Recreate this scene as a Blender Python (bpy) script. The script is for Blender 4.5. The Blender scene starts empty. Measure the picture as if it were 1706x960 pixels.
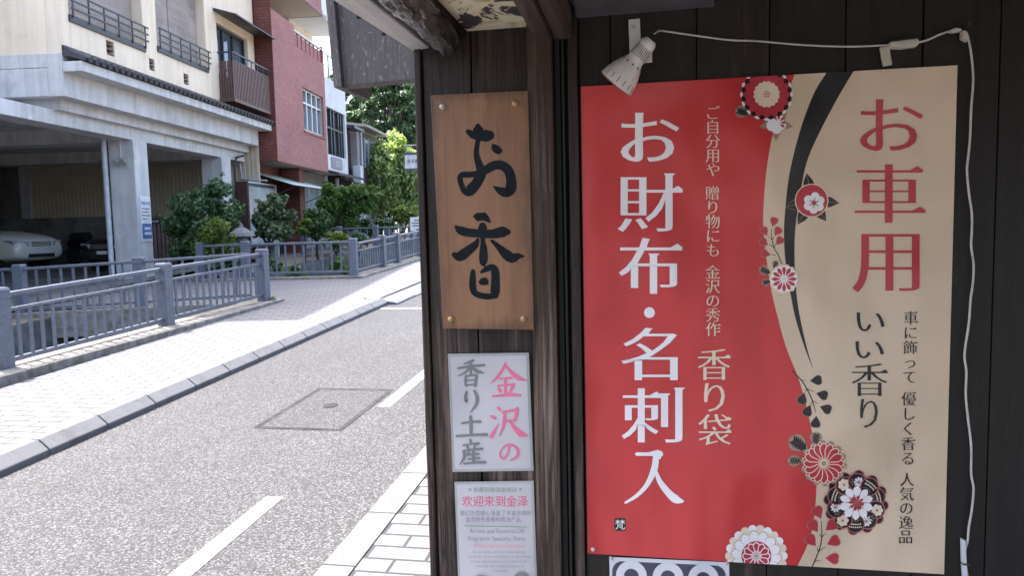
import bpy, bmesh, math, random
from math import sin, cos, pi, radians
from mathutils import Vector, Matrix
random.seed(7)
scene = bpy.context.scene
COL = scene.collection

# ------------------------------------------------------------------ camera
PSI, PIT, ROL, FPX = radians(10.5), radians(-4.7), radians(1.3), 1230.0
CAM = Vector((0, 0, 1.75))
ROT = Matrix.Rotation(PSI, 3, 'Z') @ Matrix.Rotation(pi/2 + PIT, 3, 'X') @ Matrix.Rotation(-ROL, 3, 'Z')
cd = bpy.data.cameras.new('camera'); cam = bpy.data.objects.new('camera', cd); COL.objects.link(cam)
cd.sensor_width = 36; cd.lens = FPX/1706*36; cd.clip_start = 0.05; cd.clip_end = 1000
cam.matrix_world = Matrix.Translation(CAM) @ ROT.to_4x4()
scene.camera = cam

# ------------------------------------------------------------------ daylight
SUN_EL, SUN_AZ = radians(64), radians(-66)          # azimuth measured from +Y towards +X
w = bpy.data.worlds.new('World'); scene.world = w; w.use_nodes = True
nt = w.node_tree
sky = nt.nodes.new('ShaderNodeTexSky'); sky.sky_type = 'NISHITA'; sky.sun_disc = False
sky.sun_elevation = SUN_EL; sky.sun_rotation = SUN_AZ; sky.dust_density = 5.0; sky.ozone_density = .7; sky.air_density = .85
bg = nt.nodes['Background']; bg.inputs[1].default_value = 0.15
nt.links.new(sky.outputs[0], bg.inputs[0])
sl = bpy.data.lights.new('sun', 'SUN'); sl.energy = 2.0; sl.angle = radians(0.53); sl.color = (1, .965, .91)
so = bpy.data.objects.new('sun', sl); COL.objects.link(so)
sv = Vector((sin(SUN_AZ)*cos(SUN_EL), cos(SUN_AZ)*cos(SUN_EL), sin(SUN_EL)))
so.rotation_euler = sv.to_track_quat('Z', 'Y').to_euler(); so.location = (-20, 0, 40)
scene.view_settings.view_transform = 'Standard'; scene.view_settings.look = 'None'
scene.view_settings.exposure = 2.5; scene.view_settings.gamma = 1.0
scene.view_settings.use_curve_mapping = False
scene.cycles.max_bounces = 8

# ------------------------------------------------------------------ surveying helpers (photo measurements -> points on real planes)
G = 0.047                                             # the street climbs 4.7 %
def ray(x, y): return ROT @ Vector(((x-853)/FPX, -(y-480)/FPX, -1))
def onplane(x, y, n, d):
    r = ray(x, y); n = Vector(n); t = (d - n.dot(CAM))/n.dot(r); return CAM + t*r
def onwall(x, y, Y=1.6): return onplane(x, y, (0, 1, 0), Y)
def onground(x, y, h=0.0): return onplane(x, y, (0, -G, 1), h)
def gz(Y, h=0.0): return G*Y + h

# ------------------------------------------------------------------ materials
def node(nt, typ, **kw):
    n = nt.nodes.new(typ)
    for k, v in kw.items():
        if k.startswith('i_'):
            key = k[2:]
            n.inputs[int(key) if key.isdigit() else key.replace('_', ' ')].default_value = v
        else: setattr(n, k, v)
    return n
def newmat(name):
    m = bpy.data.materials.new(name); m.use_nodes = True
    return m, m.node_tree, m.node_tree.nodes['Principled BSDF']
def ramp(nt, src, stops):
    r = nt.nodes.new('ShaderNodeValToRGB'); e = r.color_ramp.elements
    while len(e) < len(stops): e.new(0.5)
    for el, (p, c) in zip(e, stops):
        el.position = p; el.color = (*c, 1) if len(c) == 3 else c
    nt.links.new(src, r.inputs[0]); return r
def coords(nt, scale=(1, 1, 1), rot=(0, 0, 0)):
    g = nt.nodes.new('ShaderNodeNewGeometry'); mp = nt.nodes.new('ShaderNodeMapping')
    mp.inputs['Scale'].default_value = scale; mp.inputs['Rotation'].default_value = rot
    nt.links.new(g.outputs['Position'], mp.inputs[0]); return mp.outputs[0]
def noise(nt, vec, scale, detail=4, rough=.55, dist=0):
    n = node(nt, 'ShaderNodeTexNoise', i_Scale=scale, i_Detail=detail, i_Roughness=rough, i_Distortion=dist)
    nt.links.new(vec, n.inputs['Vector']); return n
def mixc(nt, fac, a, b, mode='MIX'):
    n = nt.nodes.new('ShaderNodeMix'); n.data_type = 'RGBA'; n.blend_type = mode
    for val, idx in ((fac, 0), (a, 6), (b, 7)):
        if isinstance(val, (int, float)): n.inputs[idx].default_value = val
        elif isinstance(val, tuple): n.inputs[idx].default_value = (*val, 1) if len(val) == 3 else val
        else: nt.links.new(val, n.inputs[idx])
    return n.outputs[2]
def bump(nt, bsdf, src, strength=.3, dist=.01):
    b = node(nt, 'ShaderNodeBump', i_Strength=strength, i_Distance=dist)
    nt.links.new(src, b.inputs['Height']); nt.links.new(b.outputs[0], bsdf.inputs['Normal'])

def m_plain(name, col, rough=.55, var=.18, scale=6, metal=0, bmp=0, spec=.5, dirt=None, detail=5, streak=0):
    """base colour with broad and fine mottling; dirt = (colour, amount, scale)"""
    m, nt, b = newmat(name); v = coords(nt)
    n = noise(nt, v, scale, detail)
    lo = tuple(c*(1-var) for c in col); hi = tuple(min(1, c*(1+var)) for c in col)
    c = ramp(nt, n.outputs[0], [(.3, lo), (.7, hi)]).outputs[0]
    if dirt:
        dn = noise(nt, v, dirt[2], 7, .7)
        f = ramp(nt, dn.outputs[0], [(.62-dirt[1]*.35, (0, 0, 0)), (.78-dirt[1]*.2, (1, 1, 1))])
        c = mixc(nt, f.outputs[0], c, dirt[0])
    if streak:
        sn = noise(nt, coords(nt, (1, 1, .07)), 5.5, 5, .65, .2)
        sr = ramp(nt, sn.outputs[0], [(.40, (1-streak,)*3), (.56, (1, 1, 1))])
        c = mixc(nt, 1.0, c, sr.outputs[0], 'MULTIPLY')
    nt.links.new(c, b.inputs['Base Color'])
    b.inputs['Roughness'].default_value = rough; b.inputs['Metallic'].default_value = metal
    b.inputs['Specular IOR Level'].default_value = spec
    if bmp: bump(nt, b, n.outputs[0], bmp)
    return m

def m_wood(name, dark, light, axis='Z', rough=.6, fine=60, along=1.5, bmp=.35, weather=None, spec=.4, splash=None, crack=False):
    """grain streaks that run along one axis; weather = (colour, amount) pale worn patches"""
    m, nt, b = newmat(name)
    s = {'Z': (1, 1, along/fine), 'X': (along/fine, 1, 1), 'Y': (1, along/fine, 1)}[axis]
    v = coords(nt, s)
    a = noise(nt, v, fine, 6, .65, .3); a2 = noise(nt, v, fine*.22, 3, .5, .8)
    f = mixc(nt, .5, a.outputs[0], a2.outputs[0])
    c = ramp(nt, f, [(.34, dark), (.66, light)]).outputs[0]
    if weather:
        v2 = coords(nt, {'Z': (1, 1, .12), 'X': (.12, 1, 1), 'Y': (1, .12, 1)}[axis])
        wn = noise(nt, v2, 14, 6, .7, .4)
        wf = ramp(nt, wn.outputs[0], [(.66-weather[1]*.3, (0, 0, 0)), (.86-weather[1]*.3, (1, 1, 1))])
        ga = ramp(nt, a.outputs[0], [(.40, (.05, .05, .05)), (.60, (1, 1, 1))]); g = mixc(nt, 1.0, wf.outputs[0], ga.outputs[0], 'MULTIPLY')
        if splash:                     # rain-washed lower part of the boards
            gz_ = nt.nodes.new('ShaderNodeNewGeometry'); sz = nt.nodes.new('ShaderNodeSeparateXYZ'); nt.links.new(gz_.outputs['Position'], sz.inputs[0])
            mr = node(nt, 'ShaderNodeMapRange', i_1=splash[0], i_2=splash[1], i_3=.12, i_4=1.0); nt.links.new(sz.outputs[2], mr.inputs[0])
            g = mixc(nt, 1.0, g, mr.outputs[0], 'MULTIPLY')
        c = mixc(nt, g, c, weather[0])
    if crack:
        cn = noise(nt, coords(nt, (1, 1, .018)), 55, 2, .5, .15)
        cr = ramp(nt, cn.outputs[0], [(.455, (1, 1, 1)), (.475, (.06,)*3), (.49, (1, 1, 1)), (.585, (1, 1, 1)), (.60, (.12,)*3), (.615, (1, 1, 1))])
        c = mixc(nt, 1.0, c, cr.outputs[0], 'MULTIPLY')
    gi = nt.nodes.new('ShaderNodeNewGeometry'); ir = ramp(nt, gi.outputs['Random Per Island'], [(0, (.62, .60, .60)), (1, (1.25, 1.22, 1.2))])
    c = mixc(nt, 1.0, c, ir.outputs[0], 'MULTIPLY')
    nt.links.new(c, b.inputs['Base Color'])
    rr = ramp(nt, a.outputs[0], [(.2, (rough-.12,)*3), (.8, (min(1, rough+.15),)*3)])
    nt.links.new(rr.outputs[0], b.inputs['Roughness'])
    b.inputs['Specular IOR Level'].default_value = spec
    bump(nt, b, a.outputs[0], bmp, .004)
    return m

def m_print(name, col, rough=.33, var=.04):
    """printed paper that carries the same gentle cockle on every ink"""
    m, nt, b = newmat(name); v = coords(nt)
    n = noise(nt, v, 300, 2)
    c = ramp(nt, n.outputs[0], [(.3, tuple(x*(1-var) for x in col)), (.7, tuple(min(1, x*(1+var)) for x in col))])
    nt.links.new(c.outputs[0], b.inputs['Base Color']); b.inputs['Roughness'].default_value = rough
    b.inputs['Specular IOR Level'].default_value = .5
    big = noise(nt, coords(nt, (1, 1, .6)), 3.6, 2, .4)
    bump(nt, b, big.outputs[0], 1.0, .11)
    return m

def m_brick(name, c1, c2, mortar, bw, bh, ms, vec_axes, rough=.8, bmp=.4, var=.2, offset=.5):
    """vec_axes: mapping rotation that lays the courses on the surface"""
    m, nt, b = newmat(name)
    g = nt.nodes.new('ShaderNodeNewGeometry'); sp = nt.nodes.new('ShaderNodeSeparateXYZ'); cb = nt.nodes.new('ShaderNodeCombineXYZ')
    nt.links.new(g.outputs['Position'], sp.inputs[0])
    ax = {'X': 0, 'Y': 1, 'Z': 2}
    def src(a):
        if a == 'XY':
            ad = node(nt, 'ShaderNodeMath', operation='SUBTRACT'); nt.links.new(sp.outputs[1], ad.inputs[0]); nt.links.new(sp.outputs[0], ad.inputs[1]); return ad.outputs[0]
        return sp.outputs[ax[a]]
    nt.links.new(src(vec_axes[0]), cb.inputs[0]); nt.links.new(src(vec_axes[1]), cb.inputs[1])
    t = node(nt, 'ShaderNodeTexBrick', offset=offset, i_Scale=1.0, i_Mortar_Size=ms, i_Mortar_Smooth=.25, i_Bias=0.0)
    t.inputs['Brick Width'].default_value = bw; t.inputs['Row Height'].default_value = bh
    t.inputs['Color1'].default_value = (*c1, 1); t.inputs['Color2'].default_value = (*c2, 1); t.inputs['Mortar'].default_value = (*mortar, 1)
    nt.links.new(cb.outputs[0], t.inputs['Vector'])
    n = noise(nt, coords(nt), 1.1, 6, .65)
    vv = ramp(nt, n.outputs[0], [(.3, (1-var,)*3), (.7, (1, 1, 1))])
    n2 = noise(nt, coords(nt), 90, 3)
    v2 = ramp(nt, n2.outputs[0], [(.3, (.86,)*3), (.7, (1, 1, 1))])
    c = mixc(nt, 1.0, t.outputs['Color'], vv.outputs[0], 'MULTIPLY'); c = mixc(nt, 1.0, c, v2.outputs[0], 'MULTIPLY')
    nt.links.new(c, b.inputs['Base Color']); b.inputs['Roughness'].default_value = rough
    inv = node(nt, 'ShaderNodeMath', operation='SUBTRACT', i_0=1.0); nt.links.new(t.outputs['Fac'], inv.inputs[1])
    bump(nt, b, inv.outputs[0], bmp, .006)
    return m

def m_asphalt(name='asphalt aggregate', k=1.0):
    m, nt, b = newmat(name); v = coords(nt)
    vo = node(nt, 'ShaderNodeTexVoronoi', i_Scale=108.0, feature='F1'); nt.links.new(v, vo.inputs['Vector'])
    sepc = nt.nodes.new('ShaderNodeSeparateColor'); nt.links.new(vo.outputs['Color'], sepc.inputs[0])
    stones = ramp(nt, sepc.outputs[0], [(q, tuple(x*k for x in c)) for q, c in ((0, (.018, .019, .021)), (.34, (.036, .037, .041)), (.66, (.068, .070, .076)), (1, (.165, .169, .18)))])
    gap = ramp(nt, vo.outputs['Distance'], [(.38, (1, 1, 1)), (.66, (.5, .5, .5))])
    c = mixc(nt, 1.0, stones.outputs[0], gap.outputs[0], 'MULTIPLY')
    big = noise(nt, v, .7, 5, .6)
    bc = ramp(nt, big.outputs[0], [(.3, (.80, .79, .81)), (.7, (1.0, .99, .99))])
    c = mixc(nt, 1.0, c, bc.outputs[0], 'MULTIPLY')
    tr = noise(nt, coords(nt, (1, .06, 1)), 1.6, 4, .6); tc = ramp(nt, tr.outputs[0], [(.36, (.84, .84, .86)), (.6, (1, 1, 1))])
    c = mixc(nt, 1.0, c, tc.outputs[0], 'MULTIPLY')
    st = noise(nt, v, 2.7, 6, .7, .6); sc2 = ramp(nt, st.outputs[0], [(.66, (1, 1, 1)), (.78, (.66, .65, .64))])
    c = mixc(nt, 1.0, c, sc2.outputs[0], 'MULTIPLY')
    nt.links.new(c, b.inputs['Base Color']); b.inputs['Roughness'].default_value = .8
    bump(nt, b, vo.outputs['Distance'], -.7, .006)
    return m

def m_leaf(name, c_lo, c_hi, trans=.3):
    m, nt, b = newmat(name)
    at = node(nt, 'ShaderNodeAttribute', attribute_name='leaf_tone')
    c = ramp(nt, at.outputs['Fac'], [(0, c_lo), (1, c_hi)])
    nt.links.new(c.outputs[0], b.inputs['Base Color']); b.inputs['Roughness'].default_value = .48
    tr = nt.nodes.new('ShaderNodeBsdfTranslucent'); mx = node(nt, 'ShaderNodeMixShader', i_0=trans)
    tc = mixc(nt, 1.0, c.outputs[0], (1.2, 1.25, .6), 'MULTIPLY')
    nt.links.new(tc, tr.inputs[0])
    nt.links.new(b.outputs[0], mx.inputs[1]); nt.links.new(tr.outputs[0], mx.inputs[2])
    nt.links.new(mx.outputs[0], nt.nodes['Material Output'].inputs[0])
    return m

def m_glass(name, tint=(.05, .07, .08), rough=.03):
    m, nt, b = newmat(name); n = noise(nt, coords(nt), 2.2, 2)
    c = ramp(nt, n.outputs[0], [(.3, tuple(x*.7 for x in tint)), (.7, tuple(x*1.4 for x in tint))])
    nt.links.new(c.outputs[0], b.inputs['Base Color']); b.inputs['Roughness'].default_value = rough
    b.inputs['Specular IOR Level'].default_value = 1.0
    bump(nt, b, n.outputs[0], .05, .05)
    return m

M = dict(
    wall=m_wood('dark stained plank', (.0042, .0032, .0027), (.020, .0125, .0088), bmp=.4, rough=.55, weather=((.075, .046, .03), .32)),
    panel=m_wood('dark weathered panel plank', (.004, .003, .0024), (.032, .018, .0115), bmp=.9, weather=((.29, .20, .16), .85), fine=70, splash=(1.75, 1.15), crack=True),
    post=m_wood('weathered post wood', (.005, .0034, .0023), (.105, .054, .027), bmp=1.0, weather=((.40, .31, .26), .75), fine=75, splash=(2.6, 1.2), crack=True),
    beam=m_wood('rafter wood', (.022, .014, .010), (.11, .076, .056), axis='Y', bmp=.4, weather=((.17, .15, .14), .3)),
    eave=m_wood('bleached eave plank', (.22, .21, .205), (.78, .76, .75), axis='Y', bmp=.9, fine=40, along=2.2, weather=((.12, .11, .105), .30)),
    black=m_plain('black groove', (.006, .006, .006), .7),
    greywood=m_plain('grey eave board', (.075, .072, .08), .6, .25, 9),
    signwood=m_wood('cedar sign board', (.17, .078, .038), (.36, .19, .095), fine=38, bmp=.2, rough=.5, weather=((.1, .052, .03), .4)),
    ink=m_plain('sumi paint', (.005, .008, .011), .75, .4, 40, spec=.2),
    red=m_print('poster red ink', (.52, .036, .038)), cream=m_print('poster cream ink', (.62, .48, .345)),
    white=m_print('poster white ink', (.80, .77, .78)), pblack=m_print('poster black ink', (.012, .011, .013)),
    tan=m_print('poster tan ink', (.33, .24, .17)), dred=m_print('poster deep red ink', (.44, .035, .05)),
    pale=m_print('poster pale ink', (.72, .60, .46)), pink=m_print('poster rose ink', (.42, .12, .12)),
    lam=m_print('laminated white sheet', (.46, .445, .46), .22), lamgrey=m_print('faded grey print', (.16, .17, .17), .25),
    lampink=m_print('faded pink print', (.62, .14, .24), .25), lamedge=m_plain('laminate edge', (.33, .34, .33), .25),
    lamtext=m_print('faded small print', (.28, .28, .31), .25), lamgreen=m_print('faded green rule', (.26, .34, .28), .25),
    lamrose=m_print('faded rose print', (.62, .27, .32), .25),
    navy=m_print('navy print', (.045, .045, .075), .35), plate=m_print('white number card', (.6, .6, .64), .3),
    enamel=m_plain('aged white enamel', (.62, .60, .57), .4, .1, 14, dirt=((.33, .22, .13), .26, 34)),
    rust=m_plain('rusty rim', (.30, .15, .07), .7, .4, 60),
    vent=m_plain('dark vent', (.04, .035, .03), .7), cord=m_plain('white flex', (.50, .475, .45), .5, .15, 40, dirt=((.30, .26, .21), .3, 18)),
    oldplastic=m_plain('yellowed plastic', (.47, .44, .36), .5, .15, 40), brass=m_plain('dull brass nail', (.38, .25, .12), .55, .3, 80, metal=.25),
    nail=m_plain('dull steel nail', (.36, .33, .31), .55, .3, 80, metal=.2), clearpin=m_plain('push pin', (.6, .5, .5), .3),
    asphalt=m_asphalt(), asphalt_old=m_asphalt('older asphalt infill', .8),
    paver=m_brick('pale block paving', (.150, .150, .160), (.178, .178, .187), (.028, .030, .038), .30, .125, .010, ('X', 'Y'), .8, .5, .14),
    kerbst=m_plain('granite kerb', (.118, .122, .132), .75, .18, 120, bmp=.1, dirt=((.08, .08, .086), .35, 5)),
    paint=m_plain('white road paint', (.38, .38, .395), .7, .1, 60, dirt=((.12, .12, .125), .5, 34)),
    metal=m_plain('manhole steel', (.026, .027, .030), .9, .3, 30, spec=.2, dirt=((.06, .06, .063), .5, 9)),
    soil=m_plain('earth and grit', (.16, .14, .11), .95, .3, 3, bmp=.3), canal=m_plain('canal wall stone', (.12, .125, .12), .9, .4, 4, bmp=.4),
    water=m_plain('shallow water', (.02, .03, .028), .08, .3, 2),
    fence=m_plain('slate blue paint', (.115, .132, .168), .5, .14, 25, dirt=((.09, .085, .08), .3, 14)),
    coping=m_plain('mossy coping stone', (.21, .20, .18), .9, .35, 9, bmp=.4, dirt=((.08, .08, .06), .35, 6)),
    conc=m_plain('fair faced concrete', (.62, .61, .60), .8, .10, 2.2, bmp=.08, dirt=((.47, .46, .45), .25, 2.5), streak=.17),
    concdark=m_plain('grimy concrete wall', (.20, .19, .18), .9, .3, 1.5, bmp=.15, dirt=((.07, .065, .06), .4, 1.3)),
    cream_wall=m_plain('cream render', (.86, .73, .56), .85, .04, 1.2, bmp=.05, dirt=((.70, .58, .43), .15, 1.6), streak=.09),
    tile=m_plain('dark roof tile', (.045, .05, .06), .4, .3, 20), dark=m_plain('dark metal trim', (.035, .036, .042), .45, .2, 10),
    blind=m_brick('bamboo blind', (.46, .39, .35), (.60, .53, .49), (.27, .23, .2), .9, .022, .004, ('XY', 'Z'), .8, .3, .4),
    brownmetal=m_plain('brown balcony metal', (.12, .06, .045), .5, .2, 12),
    glass=m_glass('window glass'), palegl=m_glass('pale frosted glass', (.28, .33, .34), .2), bluegl=m_glass('sky glass', (.08, .11, .14), .04),
    alum=m_plain('aluminium frame', (.5, .5, .5), .35, .1, 10, metal=.4), darkframe=m_plain('dark sash', (.03, .032, .035), .4),
    redtile=m_brick('red brick tile', (.20, .052, .038), (.26, .075, .052), (.085, .045, .038), .26, .09, .010, ('XY', 'Z'), .7, .3, .25),
    redrender_old=m_plain('faded red render', (.36, .135, .122), .75, .08, .9, bmp=.05, dirt=((.44, .25, .235), .55, 1.3), streak=.18),
    redrender=m_brick('faded red brick slip', (.38, .155, .135), (.44, .20, .18), (.31, .125, .115), .23, .075, .006, ('XY', 'Z'), .75, .15, .22),
    redtrim=m_plain('red painted trim', (.25, .05, .045), .5), beige=m_plain('beige soffit', (.52, .46, .38), .8, .06, 2),
    whitewall=m_plain('white wall panel', (.62, .63, .63), .7, .08, 1.2, dirt=((.45, .46, .46), .2, 2)),
    brownwall=m_wood('old clapboard', (.03, .025, .024), (.10, .085, .078), axis='X', fine=30, bmp=.3),
    grey_wall=m_plain('grey plaster', (.30, .29, .29), .85, .1, 1.5),
    corr=m_plain('beige corrugated steel', (.56, .48, .36), .55, .08, 2), awn=m_plain('awning canvas', (.50, .58, .50), .7, .1, 6),
    pvc=m_plain('pvc pipe', (.50, .52, .57), .45), bluep=m_print('blue sign print', (.05, .16, .42), .5), whitep=m_print('white sign', (.75, .75, .75), .5),
    carwhite=m_plain('car paint pearl', (.78, .77, .72), .22, .02, 5, spec=.7), cardark=m_plain('car paint dark', (.012, .012, .016), .2, .1, 5, spec=.7),
    tyre=m_plain('tyre rubber', (.015, .015, .015), .85), chrome=m_plain('chrome', (.6, .6, .6), .15, .05, 5, metal=.9), lens=m_glass('lamp lens', (.4, .42, .42), .08),
    gate=m_wood('dark red-brown boards', (.02, .008, .007), (.06, .024, .02), bmp=.3),
    trunk=m_wood('bark', (.018, .014, .012), (.065, .05, .042), fine=20, bmp=.6, rough=.85),
    stone=m_plain('grey lantern stone', (.15, .15, .155), .9, .25, 12, bmp=.3),
    l_bush=m_leaf('shrub leaf', (.022, .06, .022), (.11, .20, .075)), l_cam=m_leaf('camellia leaf', (.02, .045, .018), (.15, .20, .09), .2),
    l_maple=m_leaf('maple leaf', (.045, .10, .02), (.16, .28, .07), .45), l_weep=m_leaf('weeping leaf', (.13, .21, .07), (.48, .57, .28), .5),
    l_forest=m_leaf('forest leaf', (.02, .055, .026), (.10, .18, .085), .25), l_clip=m_leaf('clipped leaf', (.015, .05, .01), (.06, .13, .025), .25),
    l_yel=m_leaf('yellow green leaf', (.06, .11, .015), (.19, .26, .05), .4),
    brownpatch=m_plain('tan asphalt', (.25, .19, .15), .85, .2, 60, bmp=.2),
)
# peeling cream paint over dark boards, and crumpled black sheet
def m_peel():
    m, nt, b = newmat('peeling cream soffit'); v = coords(nt, (1, .7, 1))
    n = noise(nt, v, 9, 7, .62, .5); n2 = noise(nt, v, 16, 5)
    base = ramp(nt, n2.outputs[0], [(.3, (.58, .47, .30)), (.52, (.70, .62, .46)), (.66, (.38, .38, .14))])
    f = ramp(nt, n.outputs[0], [(.555, (0, 0, 0)), (.575, (1, 1, 1))])
    c = mixc(nt, f.outputs[0], base.outputs[0], (.045, .035, .035))
    nt.links.new(c, b.inputs['Base Color']); b.inputs['Roughness'].default_value = .8
    bump(nt, b, f.outputs[0], -.6, .003); return m
def m_flake():
    m, nt, b = newmat('flaking grey paint board'); v = coords(nt, (1, 1, .45))
    n = noise(nt, v, 95, 5, .62, .5); g = noise(nt, coords(nt, (1, 1, .03)), 160, 5)
    base = ramp(nt, g.outputs[0], [(.3, (.055, .045, .041)), (.7, (.12, .10, .094))])
    f = ramp(nt, n.outputs[0], [(.565, (0, 0, 0)), (.66, (1, 1, 1))])
    c = mixc(nt, f.outputs[0], base.outputs[0], (.19, .178, .178))
    nt.links.new(c, b.inputs['Base Color']); b.inputs['Roughness'].default_value = .75
    bump(nt, b, g.outputs[0], .4, .003); return m
def m_sheet():
    m, nt, b = newmat('crumpled black polythene'); n = noise(nt, coords(nt, (1, .12, 1)), 48, 4, .6, .8)
    c = ramp(nt, n.outputs[0], [(.35, (.010, .009, .009)), (.72, (.12, .105, .095))])
    g = nt.nodes.new('ShaderNodeNewGeometry'); sp = nt.nodes.new('ShaderNodeSeparateXYZ'); nt.links.new(g.outputs['Position'], sp.inputs[0])
    n2 = noise(nt, coords(nt, (1, .08, 1)), 70, 4, .65, .6); wob = node(nt, 'ShaderNodeMath', operation='MULTIPLY_ADD', i_1=.07); nt.links.new(n2.outputs[0], wob.inputs[0]); nt.links.new(sp.outputs[0], wob.inputs[2])
    mr = node(nt, 'ShaderNodeMapRange', i_1=-.375, i_2=-.415, i_3=0.0, i_4=1.0); nt.links.new(wob.outputs[0], mr.inputs[0])
    pale = ramp(nt, n2.outputs[0], [(.36, (.05, .048, .047)), (.62, (.55, .53, .53))])
    cc = mixc(nt, mr.outputs[0], c.outputs[0], pale.outputs[0])
    nt.links.new(cc, b.inputs['Base Color']); b.inputs['Roughness'].default_value = .16
    bump(nt, b, n.outputs[0], .75, .02); return m
def edge_stain(m):
    nt = m.node_tree; b = nt.nodes['Principled BSDF']; src = b.inputs['Base Color'].links[0].from_socket
    tc = nt.nodes.new('ShaderNodeTexCoord'); sp = nt.nodes.new('ShaderNodeSeparateXYZ'); nt.links.new(tc.outputs['Generated'], sp.inputs[0])
    def edge(o, k):
        a = node(nt, 'ShaderNodeMath', operation='SUBTRACT', i_1=.5); nt.links.new(o, a.inputs[0])
        c = node(nt, 'ShaderNodeMath', operation='ABSOLUTE'); nt.links.new(a.outputs[0], c.inputs[0])
        d = node(nt, 'ShaderNodeMath', operation='MULTIPLY_ADD', i_1=k, i_2=-.5*k+.5); nt.links.new(c.outputs[0], d.inputs[0]); return d.outputs[0]
    mx = node(nt, 'ShaderNodeMath', operation='MAXIMUM'); nt.links.new(edge(sp.outputs[0], 1.0), mx.inputs[0]); nt.links.new(edge(sp.outputs[2], 2.4), mx.inputs[1])
    n = noise(nt, coords(nt, (1, 1, .3)), 22, 5, .65); s_ = node(nt, 'ShaderNodeMath', operation='MULTIPLY_ADD', i_1=.42, i_2=-.21); nt.links.new(n.outputs[0], s_.inputs[0])
    ad = node(nt, 'ShaderNodeMath', operation='ADD'); nt.links.new(mx.outputs[0], ad.inputs[0]); nt.links.new(s_.outputs[0], ad.inputs[1])
    f = ramp(nt, ad.outputs[0], [(.37, (0, 0, 0)), (.53, (.8, .8, .8))])
    nt.links.new(mixc(nt, f.outputs[0], src, (.06, .034, .022)), b.inputs['Base Color'])
edge_stain(M['signwood'])
M['peel'] = m_peel(); M['flake'] = m_flake(); M['sheet'] = m_sheet()

# ------------------------------------------------------------------ mesh helpers
class Frame:
    """local (s along, o outward, z up) on a facade"""
    def __init__(self, P0, th, k=1.0):
        self.k = k; t = radians(th); self.d = Vector((-sin(t), cos(t), 0)); self.n = Vector((cos(t), sin(t), 0)); self.P0 = Vector((*P0, 0))
    def __call__(self, s, o, z): return self.P0 + self.d*(s*self.k) + self.n*(o*self.k) + Vector((0, 0, 1.75+(z-1.75)*self.k))
    def pix(self, x, y, o=0):
        p = onplane(x, y, self.n, self.n.dot(self.P0) + o); return (p - self.P0).dot(self.d), p.z
WORLD = lambda x, y, z: Vector((x, y, z))

class MB:
    def __init__(self, fr=None): self.v = []; self.f = []; self.mi = []; self.fr = fr or WORLD; self.cur = 0
    def pts(self, L):
        i = len(self.v); self.v += [Vector(p) for p in L]; return list(range(i, i+len(L)))
    def face(self, idx): self.f.append(idx); self.mi.append(self.cur)
    def poly(self, L): self.face(self.pts(L))
    def box(self, a0, a1, b0, b1, c0, c1):
        F = self.fr
        i = self.pts([F(a, b, c) for c in (c0, c1) for a, b in ((a0, b0), (a1, b0), (a1, b1), (a0, b1))])
        for q in ((0, 3, 2, 1), (4, 5, 6, 7), (0, 1, 5, 4), (1, 2, 6, 5), (2, 3, 7, 6), (3, 0, 4, 7)): self.face([i[k] for k in q])
        return self
    def hexa(self, lo, hi):
        """two quads (same order) joined"""
        i = self.pts(list(lo)+list(hi)); n = len(lo)
        self.face(i[:n][::-1]); self.face(i[n:])
        for k in range(n): self.face([i[k], i[(k+1) % n], i[n+(k+1) % n], i[n+k]])
        return self
    def tube(self, path, r, n=8, cap=True):
        path = [Vector(p) for p in path]; rs = r if isinstance(r, (list, tuple)) else [r]*len(path); rings = []
        up = Vector((0, 0, 1))
        for k, p in enumerate(path):
            t = (path[min(k+1, len(path)-1)] - path[max(k-1, 0)]).normalized()
            a = t.cross(up) if abs(t.z) < .95 else t.cross(Vector((0, 1, 0)))
            a.normalize(); b = t.cross(a)
            rings.append(self.pts([p + rs[k]*(cos(2*pi*j/n)*a + sin(2*pi*j/n)*b) for j in range(n)]))
        for A, B in zip(rings, rings[1:]):
            for j in range(n): self.face([A[j], A[(j+1) % n], B[(j+1) % n], B[j]])
        if cap: self.face(rings[0][::-1]); self.face(rings[-1])
        return self
    def beam(self, p, q, w, h):
        """rectangular bar p->q, w across, h vertical, centred"""
        p, q = Vector(p), Vector(q); t = (q-p).normalized(); a = t.cross(Vector((0, 0, 1)))
        a = a.normalized() if a.length > .01 else Vector((1, 0, 0)); b = a.cross(t)
        def ring(c): return [c + a*(w/2)*x + b*(h/2)*y for x, y in ((-1, -1), (1, -1), (1, 1), (-1, 1))]
        return self.hexa(ring(p), ring(q))
    def build(self, name, mat, parent=None, smooth=False, bevel=0, label=None, kind=None):
        me = bpy.data.meshes.new(name); me.from_pydata(self.v, [], self.f)
        mats = mat if isinstance(mat, list) else [mat]
        for m in mats: me.materials.append(m)
        if len(mats) > 1: me.polygons.foreach_set('material_index', self.mi)
        bm = bmesh.new(); bm.from_mesh(me); bmesh.ops.recalc_face_normals(bm, faces=bm.faces); bm.to_mesh(me); bm.free()
        if smooth: me.polygons.foreach_set('use_smooth', [True]*len(me.polygons))
        o = bpy.data.objects.new(name, me); COL.objects.link(o)
        if bevel:
            bv = o.modifiers.new('edge', 'BEVEL'); bv.width = bevel; bv.segments = 2; bv.limit_method = 'ANGLE'; bv.angle_limit = radians(50)
        if smooth:
            try: me.set_sharp_from_angle(angle=radians(40))
            except Exception: pass
        if parent: attach(o, parent)
        if label: o['label'] = label
        if kind: o['kind'] = kind
        return o
BASE = {}
def worldloc(o):
    p = Vector(BASE.get(o.name, (0, 0, 0))); return p
def attach(o, parent):
    o.parent = parent; o.matrix_parent_inverse = Matrix.Translation(-worldloc(parent))
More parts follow.
